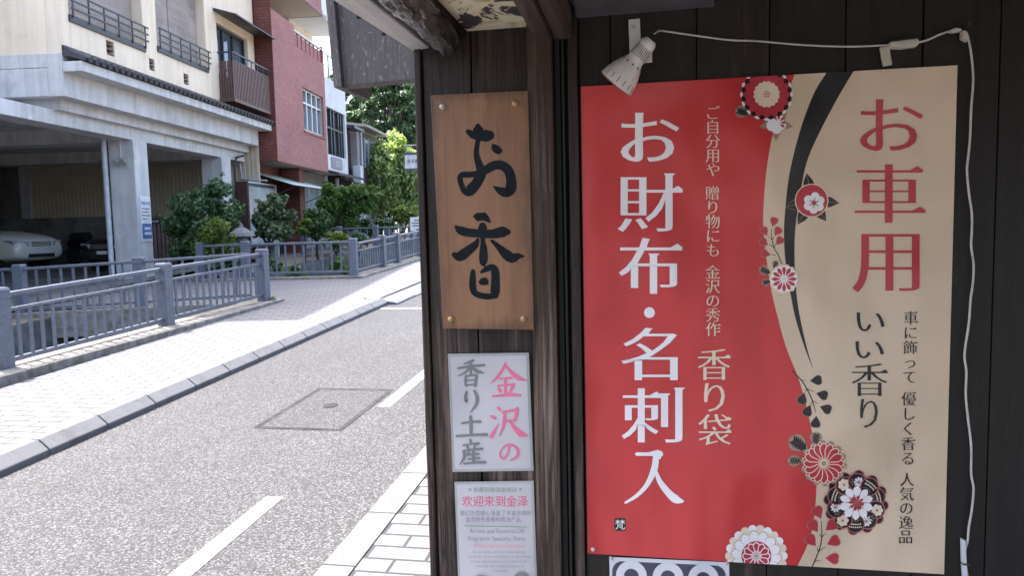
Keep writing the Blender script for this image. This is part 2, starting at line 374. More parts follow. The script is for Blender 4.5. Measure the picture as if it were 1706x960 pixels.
def tag(o, label, cat, group=None):
    o['label'] = label; o['category'] = cat
    if group: o['group'] = group
    return o
def thing(name, label, cat, loc, group=None):
    o = bpy.data.objects.new(name, None); COL.objects.link(o); o.location = loc; o.empty_display_size = .1
    BASE[o.name] = tuple(loc); return tag(o, label, cat, group)
def struct(o): o['kind'] = 'structure'; return o

def catmull(P, n=8):
    P = [tuple(p) for p in P]; out = []
    for i in range(len(P)-1):
        p0, p1, p2, p3 = P[max(i-1, 0)], P[i], P[i+1], P[min(i+2, len(P)-1)]
        for k in range(n):
            t = k/n
            out.append(tuple(.5*((2*b)+(c-a)*t+(2*a-5*b+4*c-d)*t*t+(3*b-a-3*c+d)*t**3) for a, b, c, d in zip(p0, p1, p2, p3)))
    out.append(P[-1]); return out

# flat artwork: 2-D polygons laid on a vertical plane facing -Y, layer by layer
class Art:
    def __init__(self, Y, to2d, clip=None): self.Y = Y; self.to2d = to2d; self.clip = clip; self.layer = 0; self.step = .00002
    def poly(self, mb, pts, conv=True, up=True):
        P = [self.to2d(*p) for p in pts] if conv else list(pts)
        if self.clip: P = clip_poly(P, self.clip)
        if len(P) < 3: return
        if up: self.layer += 1
        y = self.Y - self.layer*self.step
        mb.poly([(p[0], y, p[1]) for p in P])
    def stroke(self, mb, pts, conv=True, n=8, round_ends=True):
        """brush stroke: (x, y, width) in photo units"""
        C = catmull(pts, n); L = []; Rr = []
        for k, (x, y, wd) in enumerate(C):
            a = C[max(k-1, 0)]; b = C[min(k+1, len(C)-1)]; dx, dy = b[0]-a[0], b[1]-a[1]; l = math.hypot(dx, dy) or 1
            nx, ny = -dy/l, dx/l; wd = max(wd, .15)
            L.append((x+nx*wd/2, y+ny*wd/2)); Rr.append((x-nx*wd/2, y-ny*wd/2))
        self.layer += 1; y0 = self.Y - self.layer*self.step
        def P(p):
            q = self.to2d(*p) if conv else p; return (q[0], y0, q[1])
        i = mb.pts([P(p) for p in L]); j = mb.pts([P(p) for p in Rr])
        for k in range(len(C)-1): mb.face([i[k], i[k+1], j[k+1], j[k]])
        if round_ends:
            self.layer += 1; y0 = self.Y - self.layer*self.step
            for (x, y, wd) in (C[0], C[-1]):
                r = wd/2*.98
                mb.poly([P((x+r*cos(t*pi/5), y+r*sin(t*pi/5))) for t in range(10)])
def clip_poly(P, R):
    x0, x1, z0, z1 = R
    for ax, lim, sg in ((0, x0, 1), (0, x1, -1), (1, z0, 1), (1, z1, -1)):
        out = []
        for k in range(len(P)):
            a, b = P[k-1], P[k]; ia = sg*(a[ax]-lim) >= 0; ib = sg*(b[ax]-lim) >= 0
            if ia != ib:
                t = (lim-a[ax])/(b[ax]-a[ax]); out.append((a[0]+t*(b[0]-a[0]), a[1]+t*(b[1]-a[1])))
            if ib: out.append(b)
        P = out
        if not P: break
    return P

# ------------------------------------------------------------------ lettering from Blender's built-in typeface, recut towards a Ming face
GL = {}
def glyph(ch):
    if ch not in GL:
        c = bpy.data.curves.new('tmp', 'FONT'); c.body = ch; c.resolution_u = 3
        o = bpy.data.objects.new('tmp', c); COL.objects.link(o)
        me = bpy.data.meshes.new_from_object(o.evaluated_get(bpy.context.evaluated_depsgraph_get()))
        V = [(v.co.x, v.co.y) for v in me.vertices]; Fc = [tuple(p.vertices) for p in me.polygons]
        bpy.data.objects.remove(o); bpy.data.curves.remove(c); bpy.data.meshes.remove(me)
        GL[ch] = (V, Fc)
    return GL[ch]
def ming(ch, thin=.012, thick=.016, serif=1.0):
    """thin the level strokes, thicken the upright ones and add the triangular stroke ends"""
    V, Fc = glyph(ch)
    cnt = {}
    for f in Fc:
        for a, b in zip(f, f[1:]+f[:1]): cnt[(a, b)] = cnt.get((a, b), 0)+1
    nxt = {}
    for (a, b) in cnt:
        if (b, a) not in cnt: nxt[a] = b
    area = sum(V[f[0]][0]*(V[f[1]][1]-V[f[2]][1])+V[f[1]][0]*(V[f[2]][1]-V[f[0]][1])+V[f[2]][0]*(V[f[0]][1]-V[f[1]][1]) for f in Fc)
    sgn = 1 if area > 0 else -1
    prv = {b: a for a, b in nxt.items()}
    W = list(V)
    for i in nxt:
        if i not in prv: continue
        a, b, c = V[prv[i]], V[i], V[nxt[i]]
        n = [0, 0]
        for p, q in ((a, b), (b, c)):
            dx, dy = q[0]-p[0], q[1]-p[1]; l = math.hypot(dx, dy) or 1
            nx, ny = sgn*dy/l, -sgn*dx/l
            if abs(nx) > abs(n[0]): n[0] = nx
            if abs(ny) > abs(n[1]): n[1] = ny
        W[i] = (b[0]+thick*n[0]*abs(n[0]), b[1]-thin*n[1]*abs(n[1]))
    extra = []
    if serif:
        for i in nxt:
            j = nxt[i]
            if j not in nxt or i not in prv: continue
            p, q = (i, j) if sgn > 0 else (j, i)
            (x0, y0), (x1, y1) = V[i], V[j]; h = abs(y1-y0); wd = abs(x1-x0)
            pa, pb = V[prv[i]], V[nxt[j]]
            # right-hand end of a level stroke: short upright edge whose outside is +x
            if wd < .02 and .045 < h < .095 and sgn*(y1-y0) > 0:
                la = abs(pa[0]-x0) > .12 and abs(pa[1]-y0) < .03; lb = abs(pb[0]-x1) > .12 and abs(pb[1]-y1) < .03
                if la and lb and pa[0] < x0 and pb[0] < x1:
                    t = max(y0, y1)-thin; xx = x0+thick
                    extra.append([(xx+.02, t-h+2*thin), (xx+.026, t+.005), (xx-.045, t+.062*serif), (xx-.066, t+.055*serif), (xx-.15, t), (xx-.15, t-h+2*thin)])
            # top of an upright stroke
            if h < .02 and .045 < wd < .095 and sgn*(x1-x0) < 0:
                la = abs(pa[1]-y0) > .12 and abs(pa[0]-x0) < .03; lb = abs(pb[1]-y1) > .12 and abs(pb[0]-x1) < .03
                if la and lb and pa[1] < y0 and pb[1] < y1:
                    xl, xr = min(x0, x1)-thick, max(x0, x1)+thick
                    extra.append([(xl-.022, y0+.012), (xl, y0-.03), (xr, y0-.02), (xr+.034, y0-.006), (xr+.026, y0+.012)])
    return W, Fc, extra
def bbox(V):
    xs = [p[0] for p in V]; ys = [p[1] for p in V]; return min(xs), max(xs), min(ys), max(ys)
def put_glyph(mb, art, ch, place, **kw):
    """place(u, v) maps glyph units to the sheet"""
    W, Fc, ex = ming(ch, **kw)
    art.layer += 1; y = art.Y - art.layer*art.step
    i = mb.pts([(lambda q: (q[0], y, q[1]))(place(*p)) for p in W])
    for f in Fc: mb.face([i[k] for k in f])
    if ex:
        art.layer += 1; y = art.Y - art.layer*art.step
        for e in ex: mb.poly([(lambda q: (q[0], y, q[1]))(place(*p)) for p in e])
def glyph_fit(mb, art, ch, x0, y0, x1, y1, **kw):
    """fit the glyph to a box given in photo measurements on the sheet's plane"""
    a, b, c, d = bbox(glyph(ch)[0])
    def place(u, v):
        return art.to2d(x0+(u-a)/(b-a)*(x1-x0), y1-(v-c)/(d-c)*(y1-y0))
    put_glyph(mb, art, ch, place, **kw)
def column(mb, art, text, xc0, xc1, ya, yb, size, **kw):
    n = len(text)
    for k, ch in enumerate(text):
        t = (k+.5)/n; xc = xc0+(xc1-xc0)*t; yc = ya+(yb-ya)*t
        def place(u, v): return art.to2d(xc+(u-.5)*size, yc-(v-.36)*size)
        put_glyph(mb, art, ch, place, **kw)
def row(mb, art, text, x0, x1, yb, size, slope=0.0, **kw):
    """one line of type: baseline yb, spread evenly from x0 to x1"""
    adv = []
    for ch in text:
        if ch == ' ': adv.append(.28); continue
        a, b, c, d = bbox(glyph(ch)[0]); adv.append(1.0 if ord(ch) > 0x2000 and ch not in '–' else b+.07)
    tot = sum(adv); k = (x1-x0)/tot; x = x0
    for ch, ad in zip(text, adv):
        if ch != ' ':
            xx = x
            def place(u, v): return art.to2d(xx+u*k, yb+slope*(xx-x0)-v*size)
            put_glyph(mb, art, ch, place, **kw)
        x += ad*k

# ================================================================== GROUND, ROAD, CANAL
def strip(name, mat, polys, h, th=0.0):
    """sheet(s) that follow the street's slope; polys are (x, y) outlines"""
    mb = MB()
    for P in polys:
        if th: mb.hexa([(x, y, gz(y, h-th)) for x, y in P], [(x, y, gz(y, h)) for x, y in P])
        else: mb.poly([(x, y, gz(y, h)) for x, y in P])
    return struct(mb.build(name, mat))
KL, KR, FX, BX = -4.18, -1.53, -5.95, -9.45      # left kerb, right kerb, canal's street edge, canal's far edge
BY0, BY1 = 11.0, 14.35                           # bridge deck
strip('ground', M['soil'], [[(-90, -25), (BX-.02, -25), (BX-.02, 150), (-90, 150)], [(FX+.02, -25), (120, -25), (120, 150), (FX+.02, 150)]], -.012)
strip('road', M['asphalt'], [[(KL, -12), (KR, -12), (KR, 11.3), (KL, 11.3)]], 0)
strip('road', M['asphalt'], [[(KL, 11.3), (KR, 11.3), (KR, 60), (KL, 60)]], 0)
strip('pavement', M['paver'], [[(FX+.05, -12), (KL-.16, -12), (KL-.16, 60), (FX+.05, 60)]], .098)
strip('bridge_deck', M['paver'], [[(BX-.6, BY0-.62), (FX+.048, BY0+.05), (FX+.048, BY1), (BX-.6, BY1)]], .094, .3)
strip('pavement', M['paver'], [[(KR+.17, -12), (3, -12), (3, 1.62), (-.49, 1.62), (-.49, 30), (KR+.17, 30)]], .024)
# kerb stones with open joints
mb = MB(); y = -6.0; L = .58
while y < 10.9:
    a, b = y+.006, y+L-.006
    prof = [(KL-.155, -.05), (KL-.155, .115), (KL-.085, .115), (KL, .045), (KL, -.05)]
    mb.hexa([(x, a, gz(a, h)) for x, h in prof], [(x, b, gz(b, h)) for x, h in prof]); y += L
while y < 40:
    a, b = y+.006, y+L*1.6-.006; drop = min(1, (y-10.3)/1.2)
    prof = [(KL-.155-.28*drop, -.05), (KL-.155-.28*drop, .115), (KL+.12*drop, .115-.075*drop), (KL+.18*drop, .08-.06*drop), (KL+.18*drop, -.05)]
    mb.hexa([(x, a, gz(a, h)) for x, h in prof], [(x, b, gz(b, h)) for x, h in prof]); y += L*1.6
struct(mb.build('kerb', M['kerbst'], bevel=.008))
mb = MB(); y = -6.12
while y < 30:
    a, b = y+.004, y+.58-.004
    mb.hexa([(x, a, gz(a, h)) for x, h in ((KR, -.05), (KR, .028), (KR+.165, .028), (KR+.165, -.05))], [(x, b, gz(b, h)) for x, h in ((KR, -.05), (KR, .028), (KR+.165, .028), (KR+.165, -.05))]); y += .58
struct(mb.build('kerb', M['kerbst'], bevel=.005))
# painted edge line
mb = MB()
for a, b in ((-2.9, -.9), (-.2, 1.6), (1.9, 3.93), (5.78, 7.85), (9.4, 11.3)):
    mb.poly([(-2.24, a, gz(a, .004)), (-2.13, a, gz(a, .004)), (-2.13, b, gz(b, .004)), (-2.24, b, gz(b, .004))])
mb.poly([(KL+.03, 10.95, gz(10.95, .004)), (-2.4, 10.95, gz(10.95, .004)), (-2.4, 11.06, gz(11.06, .004)), (KL+.03, 11.06, gz(11.06, .004))])
struct(mb.build('road_marking', M['paint']))
# iron frame and round lid of the paved-in manhole
mh = thing('manhole_cover', 'rectangular paved manhole cover with a small round keyhole lid set in the asphalt', 'manhole cover', (-2.65, 5.7, gz(5.7)))
A = onground(425, 712); B = onground(570, 718); Cc = onground(640, 652); D = onground(530, 648)
q = [Vector((-3.0, 5.17, 0)), Vector((-2.31, 5.17, 0)), Vector((-2.31, 6.3, 0)), Vector((-3.0, 6.3, 0))]
mb = MB(); 
for k in range(4):
    a, b = q[k], q[(k+1) % 4]; d = (b-a).normalized(); n = Vector((-d.y, d.x, 0))*.022
    mb.poly([(p.x, p.y, gz(p.y, .0035+.0004*(k % 2))) for p in (a-n-d*.011, b-n+d*.011, b+n+d*.011, a+n-d*.011)])
mb.build('frame', M['metal'], mh)
mb = MB(); mb.poly([(p.x, p.y, gz(p.y, .002)) for p in q]); mb.build('infill', M['asphalt_old'], mh)
mb = MB(); cx, cy = -2.66, 5.78
ring = [(cx+.065*cos(t*pi/12), cy+.065*sin(t*pi/12)) for t in range(24)]
mb.hexa([(x, y, gz(y, -.004)) for x, y in ring], [(x, y, gz(y, .006)) for x, y in ring]); mb.build('lid', M['metal'], mh)
mb = MB(); q2 = [(KL+2.0, 9.9), (KL+2.6, 9.9), (KL+2.6, 10.7), (KL+2.0, 10.7)]
mh2 = thing('manhole_cover', 'far steel manhole frame near the transverse white line', 'manhole cover', (-1.9, 10.3, gz(10.3)))
for k in range(4):
    a, b = Vector((*q2[k], 0)), Vector((*q2[(k+1) % 4], 0)); d = (b-a).normalized(); n = Vector((-d.y, d.x, 0))*.012
    mb.poly([(p.x, p.y, gz(p.y, .0035+.0004*(k % 2))) for p in (a-n-d*.012, b-n+d*.012, b+n+d*.012, a+n-d*.012)])
mb.build('frame', M['metal'], mh2)
# canal
mb = MB()
for a, b in ((-25, BY0-.4), (BY1, 70)):
    mb.poly([(FX, a, gz(a, -1.7)), (BX, a, gz(a, -1.7)), (BX, b, gz(b, -1.7)), (FX, b, gz(b, -1.7))])
struct(mb.build('water', M['water']))
mb = MB()
for a, b in ((-25, BY0-.05), (BY1+.05, 70)):
    for x in (FX, BX):
        x0, x1 = (x, x+.25) if x == FX else (x-.25, x)
        mb.hexa([(x0, a, gz(a, -2)), (x1, a, gz(a, -2)), (x1, b, gz(b, -2)), (x0, b, gz(b, -2))], [(x0, a, gz(a, -.02)), (x1, a, gz(a, -.02)), (x1, b, gz(b, -.02)), (x0, b, gz(b, -.02))])
mb.box(BX, FX, BY0-.1, BY0+.1, -2, gz(BY0, -.26)); mb.box(BX, FX, BY1-.1, BY1+.1, -2, gz(BY1, -.26))
mb.hexa([(-40, 15, gz(15, -.4)), (BX-.02, 15, gz(15, -.4)), (BX-.02, 16, gz(16, -.4)), (-40, 16, gz(16, -.4))], [(-40, 15, gz(15, -.2)), (BX-.02, 15, gz(15, -.2)), (BX-.02, 16, gz(16, -.2)), (-40, 16, gz(16, -.2))])
struct(mb.build('canal_wall', M['canal']))

# ================================================================== THE SHOP (wall, post, eave)
W0 = 1.6
shop = thing('shop_building', 'dark timber shop front with plank wall, weathered corner post and low bleached eave', 'building', (-.2, W0, gz(W0)))
mb = MB(); rnd = random.Random(3)
edges = [-.142, -.075]; 
for px in (1161, 1281, 1406, 1533, 1660): edges.append(onwall(px, 300).x)
while edges[-1] < 2.6: edges.append(edges[-1]+.148)
for k, (a, b) in enumerate(zip(edges, edges[1:])):
    dy = rnd.uniform(0, .0025); mb.box(a+.0012, b-.0012, W0+dy, W0+.02, .06, 3.2)
mb.build('plank_wall', M['wall'], shop, bevel=.0012)
mb = MB(); mb.box(-.50, 2.6, W0+.021, W0+.12, .02, 3.2); mb.build('wall_backing', M['black'], shop)
# side wall of the shop running up the street
mb = MB(); mb.box(-.50, -.42, W0+.13, 9.5, .05, 3.3); mb.build('side_wall', M['wall'], shop)
# corner panel: three old planks
mb = MB()
mb.box(-.503, -.487, W0-.012, W0+.10, .06, 2.25)
mb.build('corner_strip', M['panel'], shop, bevel=.003)
mb = MB()
for a, b in ((-.484, -.377), (-.374, -.252)): mb.box(a, b, W0-.004+(.002 if a > -.4 else 0), W0+.02, .06, 2.3)
mb.build('panel_plank', M['panel'], shop, bevel=.002)
# weathered post, then the black sliding-door track
mb = MB(); mb.box(-.249, -.196, W0-.028, W0+.02, .06, 2.3); mb.build('corner_post', M['post'], shop, bevel=.005)
mb = MB(); mb.box(-.194, -.181, W0-.004, W0+.02, .06, 2.3); mb.build('track_strip', M['black'], shop, bevel=.002)
mb = MB(); mb.box(-.178, -.172, W0-.010, W0+.02, .06, 2.3)
for k in range(22):
    z = 1.30-.012*k; mb.box(-.1715, -.1655, W0+.008, W0+.013, z, z+.006)
mb.build('track_ridge', M['black'], shop, bevel=.001)
mb = MB(); mb.box(-.1645, -.1435, W0-.012, W0+.02, .06, 2.3); mb.build('track_frame', M['panel'], shop, bevel=.002)
# eave: bleached plank, peeling soffit, paired rafters, grey board
EZ = 2.142
mb = MB()
a0 = onplane(530, 5, (0, 0, 1), EZ); 
mb.hexa([(-.575, .1, EZ), (-.468, .1, EZ+.004), (-.468, 1.605, EZ+.004), (-.506, 1.605, EZ)], [(-.575, .1, EZ+.025), (-.468, .1, EZ+.027), (-.468, 1.605, EZ+.027), (-.506, 1.605, EZ+.025)])
mb.build('eave_plank', M['eave'], shop, bevel=.003)
for k in range(9):
    y = .45+.125*k; x = -.545+.028*(y/1.6)
    MB().tube([(x, y, EZ-.0012), (x, y, EZ+.004)], .0042, 8).build('nail', M['metal'], shop)
mb = MB(); mb.box(-.470, -.385, .1, W0-.005, EZ+.018, EZ+.08); mb.build('eave_beam', M['wall'], shop, bevel=.003)
mb = MB(); mb.box(-.382, -.205, .1, W0-.004, EZ+.034, EZ+.05); mb.build('soffit', M['peel'], shop)
for x0, x1, z in ((-.225, -.192, 0), (-.186, -.152, .003)):
    mb = MB(); mb.hexa([(x0+.008, .1, EZ-.006+z), (x1+.012, .1, EZ-.006+z), (x1, W0-.036, EZ-.008+z), (x0, W0-.036, EZ-.008+z)], [(x0+.008, .1, EZ+.06), (x1+.012, .1, EZ+.06), (x1, W0-.036, EZ+.06), (x0, W0-.036, EZ+.06)])
    mb.build('rafter', M['beam'], shop, bevel=.002)
mb = MB(); mb.box(-.1915, -.1865, .1, W0-.032, EZ-.004, EZ+.05); mb.build('rafter_gap', M['wall'], shop)
mb = MB(); mb.box(-.148, -.108, .1, W0-.07, EZ+.05, EZ+.085); mb.build('inner_rafter', M['beam'], shop, bevel=.003)
g1 = onwall(960, 30); 
mb = MB(); mb.hexa([(-.138, W0-.20, 2.192), (.112, W0-.20, 2.196), (.137, W0-.001, 2.189), (-.146, W0-.001, 2.187)], [(-.138, W0-.20, 2.215), (.112, W0-.20, 2.22), (.137, W0-.001, 2.212), (-.146, W0-.001, 2.21)])
mb.build('eave_board', M['greywood'], shop, bevel=.002)
mb = MB(); mb.box(-.60, 2.6, -3.0, W0-.002, EZ+.10, EZ+.14); mb.build('eave_roof', M['wall'], shop)
mb = MB(); mb.box(-.50, 3.0, W0+.02, 9.5, 3.22, 3.4); mb.build('roof', M['tile'], shop)
# flaking board that screens the shop's street side (sticks out beyond the corner)
SY = 2.2
p = [onwall(x, y, SY) for x, y in ((556, 8), (573, 143), (688, 130), (688, 0))]
mb = MB(); mb.hexa([(-.944, SY, 2.62), (-.920, SY, 2.2), (-.51, SY, 2.212), (-.51, SY, 2.62)], [(-.944, SY+.02, 2.62), (-.920, SY+.02, 2.2), (-.51, SY+.02, 2.212), (-.51, SY+.02, 2.62)])
sb = mb.build('side_screen', M['flake'], shop)
mb = MB(); mb.hexa([(-.921, SY-.003, 2.192), (-.51, SY-.003, 2.204), (-.51, SY-.003, 2.213), (-.921, SY-.003, 2.201)], [(-.921, SY+.021, 2.192), (-.51, SY+.021, 2.204), (-.51, SY+.021, 2.213), (-.921, SY+.021, 2.201)])
mb.build('trim', M['beam'], sb)
mb = MB(); mb.hexa([(-.972, SY-.02, 2.62), (-.945, SY-.02, 2.62), (-.921, SY-.02, 2.192), (-.948, SY-.02, 2.192)], [(-.972, SY+.22, 2.62), (-.945, SY+.22, 2.62), (-.921, SY+.22, 2.192), (-.948, SY+.22, 2.192)])
mb.build('screen_side', M['flake'], shop, bevel=.002)
mb = MB(); mb.box(-.56, -.51, SY-.3, SY-.05, 2.20, 2.26); mb.box(-.53, -.505, SY-.45, SY-.1, 2.24, 2.5); mb.build('bracket', M['wall'], shop, bevel=.003)

# crumpled black sheet hanging under the eave
from mathutils import noise as mn
mb = MB(); NU, NV = 60, 16; g = []
for i in range(NU):
    t = i/(NU-1); y = .75+(W0-.03-.75)*t; rowi = []
    for j in range(NV):
        u = j/(NV-1); x0 = -.470+.02*t; x1 = -.352-.03*t
        x = x0+(x1-x0)*u + .012*mn.noise(Vector((y*9, u*3, 1)))
        sag = .034*sin(pi*min(1, u*1.1))*(.5+.5*mn.noise(Vector((y*3.2, u*2.3, 5)))) + .016*abs(mn.noise(Vector((y*14, u*7, 2)))) + .010*abs(mn.noise(Vector((y*30+u*22, u*9, 7))))
        if t > .86: sag += (t-.86)*.12*(.35+abs(mn.noise(Vector((u*5, 3, 3)))))+ (.03 if u > .93 else 0)*(t-.86)/.14
        z = EZ+.014-sag; rowi.append((x, y, z))
    g.append(mb.pts(rowi))
for i in range(NU-1):
    for j in range(NV-1): mb.face([g[i][j], g[i+1][j], g[i+1][j+1], g[i][j+1]])
ps = mb.build('plastic_sheet', M['sheet'], smooth=True); so_ = ps.modifiers.new('thickness', 'SOLIDIFY'); so_.thickness = .0006
tag(ps, 'crumpled black plastic sheet with torn edge hanging under the eave beside the corner', 'plastic sheet')

# ================================================================== POSTER
C2 = lambda Y: (lambda x, y: (lambda p: (p.x, p.z))(onwall(x, y, Y)))
PY = W0-.006
px0, px1, pz0, pz1 = -.1375, .592, 1.020, 2.044
poster = thing('poster', 'large red and cream shop poster with flowers and Japanese lettering on the plank wall', 'poster', (.23, PY, 1.53))
mb = MB(); mb.box(px0, px1, PY, PY+.0008, pz0, pz1); mb.build('sheet', M['red'], poster)
art = Art(PY-.0004, C2(PY), (px0, px1, pz0, pz1))
mb = MB()
edgeL = [(1330, 100), (1325, 120), (1312, 155), (1298, 192), (1286, 230), (1277, 284), (1272, 345), (1272, 385), (1277, 432), (1285, 484), (1296, 530), (1310, 580), (1333, 639), (1351, 711), (1359, 770), (1360, 818), (1355, 873), (1345, 909), (1330, 941), (1318, 970)]
E_ = catmull(edgeL, 5)
art.layer += 1; yy = art.Y - art.layer*art.step
for a, b in zip(E_, E_[1:]):                                   # slices, so that the sheet's faces stay small
    q1, q2 = art.to2d(*a), art.to2d(*b)
    P = clip_poly([(q1[0], q1[1]), (q2[0], q2[1]), (px1, q2[1]), (px1, q1[1])], art.clip)
    if len(P) > 2: mb.poly([(p[0], yy, p[1]) for p in P])
mb.build('cream_field', M['cream'], poster)
mb = MB()
Lp = catmull([(1388, 95), (1379, 117), (1356, 155), (1333, 217), (1315, 290), (1308, 351), (1306, 392), (1309, 442), (1317, 490), (1325, 530), (1339, 575), (1353, 612)], 5)
Rp = catmull([(1438, 95), (1425, 114), (1400, 155), (1367, 217), (1344, 270), (1332, 330), (1326, 372), (1324, 399), (1324, 442), (1327, 490), (1333, 530), (1343, 575), (1354, 613)], 5)
def resamp(P, n):
    d = [0]
    for a, b in zip(P, P[1:]): d.append(d[-1]+math.hypot(a[0]-b[0], a[1]-b[1]))
    out = []
    for k in range(n):
        s = d[-1]*k/(n-1); i = max(j for j in range(len(d)) if d[j] <= s+1e-9); i = min(i, len(P)-2)
        t = (s-d[i])/((d[i+1]-d[i]) or 1); out.append((P[i][0]+(P[i+1][0]-P[i][0])*t, P[i][1]+(P[i+1][1]-P[i][1])*t))
    return out
Lp, Rp = resamp(Lp, 50), resamp(Rp, 50); art.layer += 1; yy = art.Y-art.layer*art.step
for k in range(49):
    P = clip_poly([art.to2d(*q) for q in (Lp[k], Lp[k+1], Rp[k+1], Rp[k])], art.clip)
    if len(P) > 2: mb.poly([(p[0], yy, p[1]) for p in P])
mb.build('swoosh', M['pblack'], poster)

def circ(cx, cy, r, n=28, a0=0): return [(cx+r*cos(2*pi*k/n+a0), cy+r*sin(2*pi*k/n+a0)) for k in range(n)]
def petal(cx, cy, ang, r0, r1, wd, notch=0, n=10):
    """petal outline pointing outwards at angle ang"""
    P = []
    for k in range(n+1):
        t = k/n; r = r0+(r1-r0)*t; P.append((r, wd/2*max(0, sin(pi*t**1.75))**.75 if t < 1 else 0))
    top = P + [(r, -h) for r, h in reversed(P[1:-1])]
    if notch: top[n] = (r1-notch, 0)
    c, s = cos(ang), sin(ang)
    return [(cx+r*c-h*s, cy+r*s+h*c) for r, h in top]
def drop(cx, cy, ang, ln, wd, heart=.0, n=9):
    P = []
    for k in range(n+1):
        t = k/n; P.append((ln*(t-.45), wd/2*(sin(pi*t**1.6))**.7 if 0 < t < 1 else 0))
    P[-1] = (P[-1][0]-heart*ln, 0)
    top = P+[(r, -h) for r, h in reversed(P[1:-1])]
    c, s = cos(ang), sin(ang); return [(cx+r*c-h*s, cy+r*s+h*c) for r, h in top]
class Motif:
    """one printed motif made of several inks"""
    def __init__(self): self.m = {}; art.layer = 4
    def ink(self, k):
        if k not in self.m: self.m[k] = MB()
        return self.m[k]
    def p(self, k, pts): art.poly(self.ink(k), pts)
    def s(self, k, pts, **kw): art.stroke(self.ink(k), pts, round_ends=False, **kw)
    def done(self, name):
        big = MB(); mats = []
        for i, (k, mb) in enumerate(self.m.items()):
            off = len(big.v); big.v += mb.v; big.f += [[a+off for a in f] for f in mb.f]; big.mi += [i]*len(mb.f); mats.append(M[k])
        big.build(name, mats, poster)
def leaf(mo, cx, cy, ang, ln, wd, base='tan', rib='pblack', ribs=5):
    mo.p(base, drop(cx, cy, ang, ln*1.15, wd*1.2))
    c, s = cos(ang), sin(ang)
    for k in range(ribs):
        t = -.3+.62*k/max(1, ribs-1)
        for sg in (-1, 1):
            a = (cx+c*ln*t, cy+s*ln*t); l = wd*.42*(1-abs(t)*.7)
            b = (a[0]+c*l*.8-s*l*sg, a[1]+s*l*.8+c*l*sg)
            mo.s(rib, [(*a, wd*.16), ((a[0]+b[0])/2, (a[1]+b[1])/2, wd*.15), (*b, wd*.04)], n=3)
    mo.s(rib, [(cx-c*ln*.5, cy-s*ln*.5, 1.4), (cx+c*ln*.45, cy+s*ln*.45, .5)], n=3)

# 1 chrysanthemum at the top edge, with plum and leaf
mo = Motif(); cx, cy = 1277, 157
leaf(mo, 1239, 187, radians(195), 24, 17, 'tan', 'pblack')
for k in range(16):
    a = 2*pi*k/16; mo.p('white' if k % 1 == 0 else 'pblack', circ(cx+38*cos(a), cy+38*sin(a), 6.2, 14))
for k in range(16):
    a = 2*pi*(k+.5)/16; mo.p('pblack', circ(cx+36*cos(a), cy+36*sin(a), 6.6, 14))
for k in range(16):
    a = 2*pi*(k+.0)/16; mo.p('dred', petal(cx, cy, a, 6, 40, 15))
mo.p('dred', circ(cx, cy, 31))
for k in range(16):
    a = 2*pi*(k+.5)/16; mo.p('pale', circ(cx+18*cos(a), cy+18*sin(a), 4.2, 12))
mo.p('pale', circ(cx, cy, 19.5))
for k in range(8):
    a = 2*pi*k/8; mo.p('dred', circ(cx+4.3*cos(a), cy+4.3*sin(a), 1.3, 8))
mo.p('dred', circ(cx, cy, 1.6, 8)); mo.done('flower_motif')
mo = Motif(); cx, cy = 1293, 206
for a in (-105, -50, 10, 90, 170): mo.p('tan', drop(cx+19*cos(radians(a)), cy+19*sin(radians(a)), radians(a+180), 22, 13)); mo.s('pink', [(cx+12*cos(radians(a)), cy+12*sin(radians(a)), .7), (cx+24*cos(radians(a)), cy+24*sin(radians(a)), .6)], n=2)
for k in range(5):
    a = radians(-60+72*k); mo.p('pink', circ(cx+8*cos(a), cy+8*sin(a), 9.9, 18))
for k in range(5):
    a = radians(-60+72*k); mo.p('white', circ(cx+8*cos(a), cy+8*sin(a), 9.0, 18))
for a in (100, 140, 180, 215, 60): mo.p('dred', drop(cx+3+8*cos(radians(a+180)), cy-2-8*sin(radians(a)), radians(a+180)*1, 10, 4.2))
mo.done('flower_motif')
# 2 red camellia with a white blossom and black leaves
mo = Motif(); cx, cy = 1352, 334
for a, d in ((-100, 34), (5, 34), (165, 32), (120, 34), (55, 30)):
    x, y = cx+d*cos(radians(a)), cy+d*sin(radians(a))
    mo.p('tan', drop(x, y, radians(a+180), 29, 18.5)); mo.p('pblack', drop(x, y, radians(a+180), 27, 16.8))
    mo.s('tan', [(x-9*cos(radians(a)), y-9*sin(radians(a)), .8), (x+9*cos(radians(a)), y+9*sin(radians(a)), .5)], n=2)
mo.p('pale', circ(cx, cy, 28)); mo.p('dred', circ(cx, cy, 26.4))
for k in range(6):
    a = radians(-80+58*k); mo.p('white', circ(cx+4+11*cos(a), cy+4+11*sin(a), 7.2, 16)); mo.p('white', petal(cx+4, cy+4, a, 1, 15, 11))
for k in range(6):
    a = radians(-80+58*k); mo.s('tan', [(cx+4+3*cos(a), cy+4+3*sin(a), 2), (cx+4+9*cos(a), cy+4+9*sin(a), 1.6)], n=2)
mo.p('dred', circ(cx+4, cy+4, 3.4, 12)); mo.done('flower_motif')
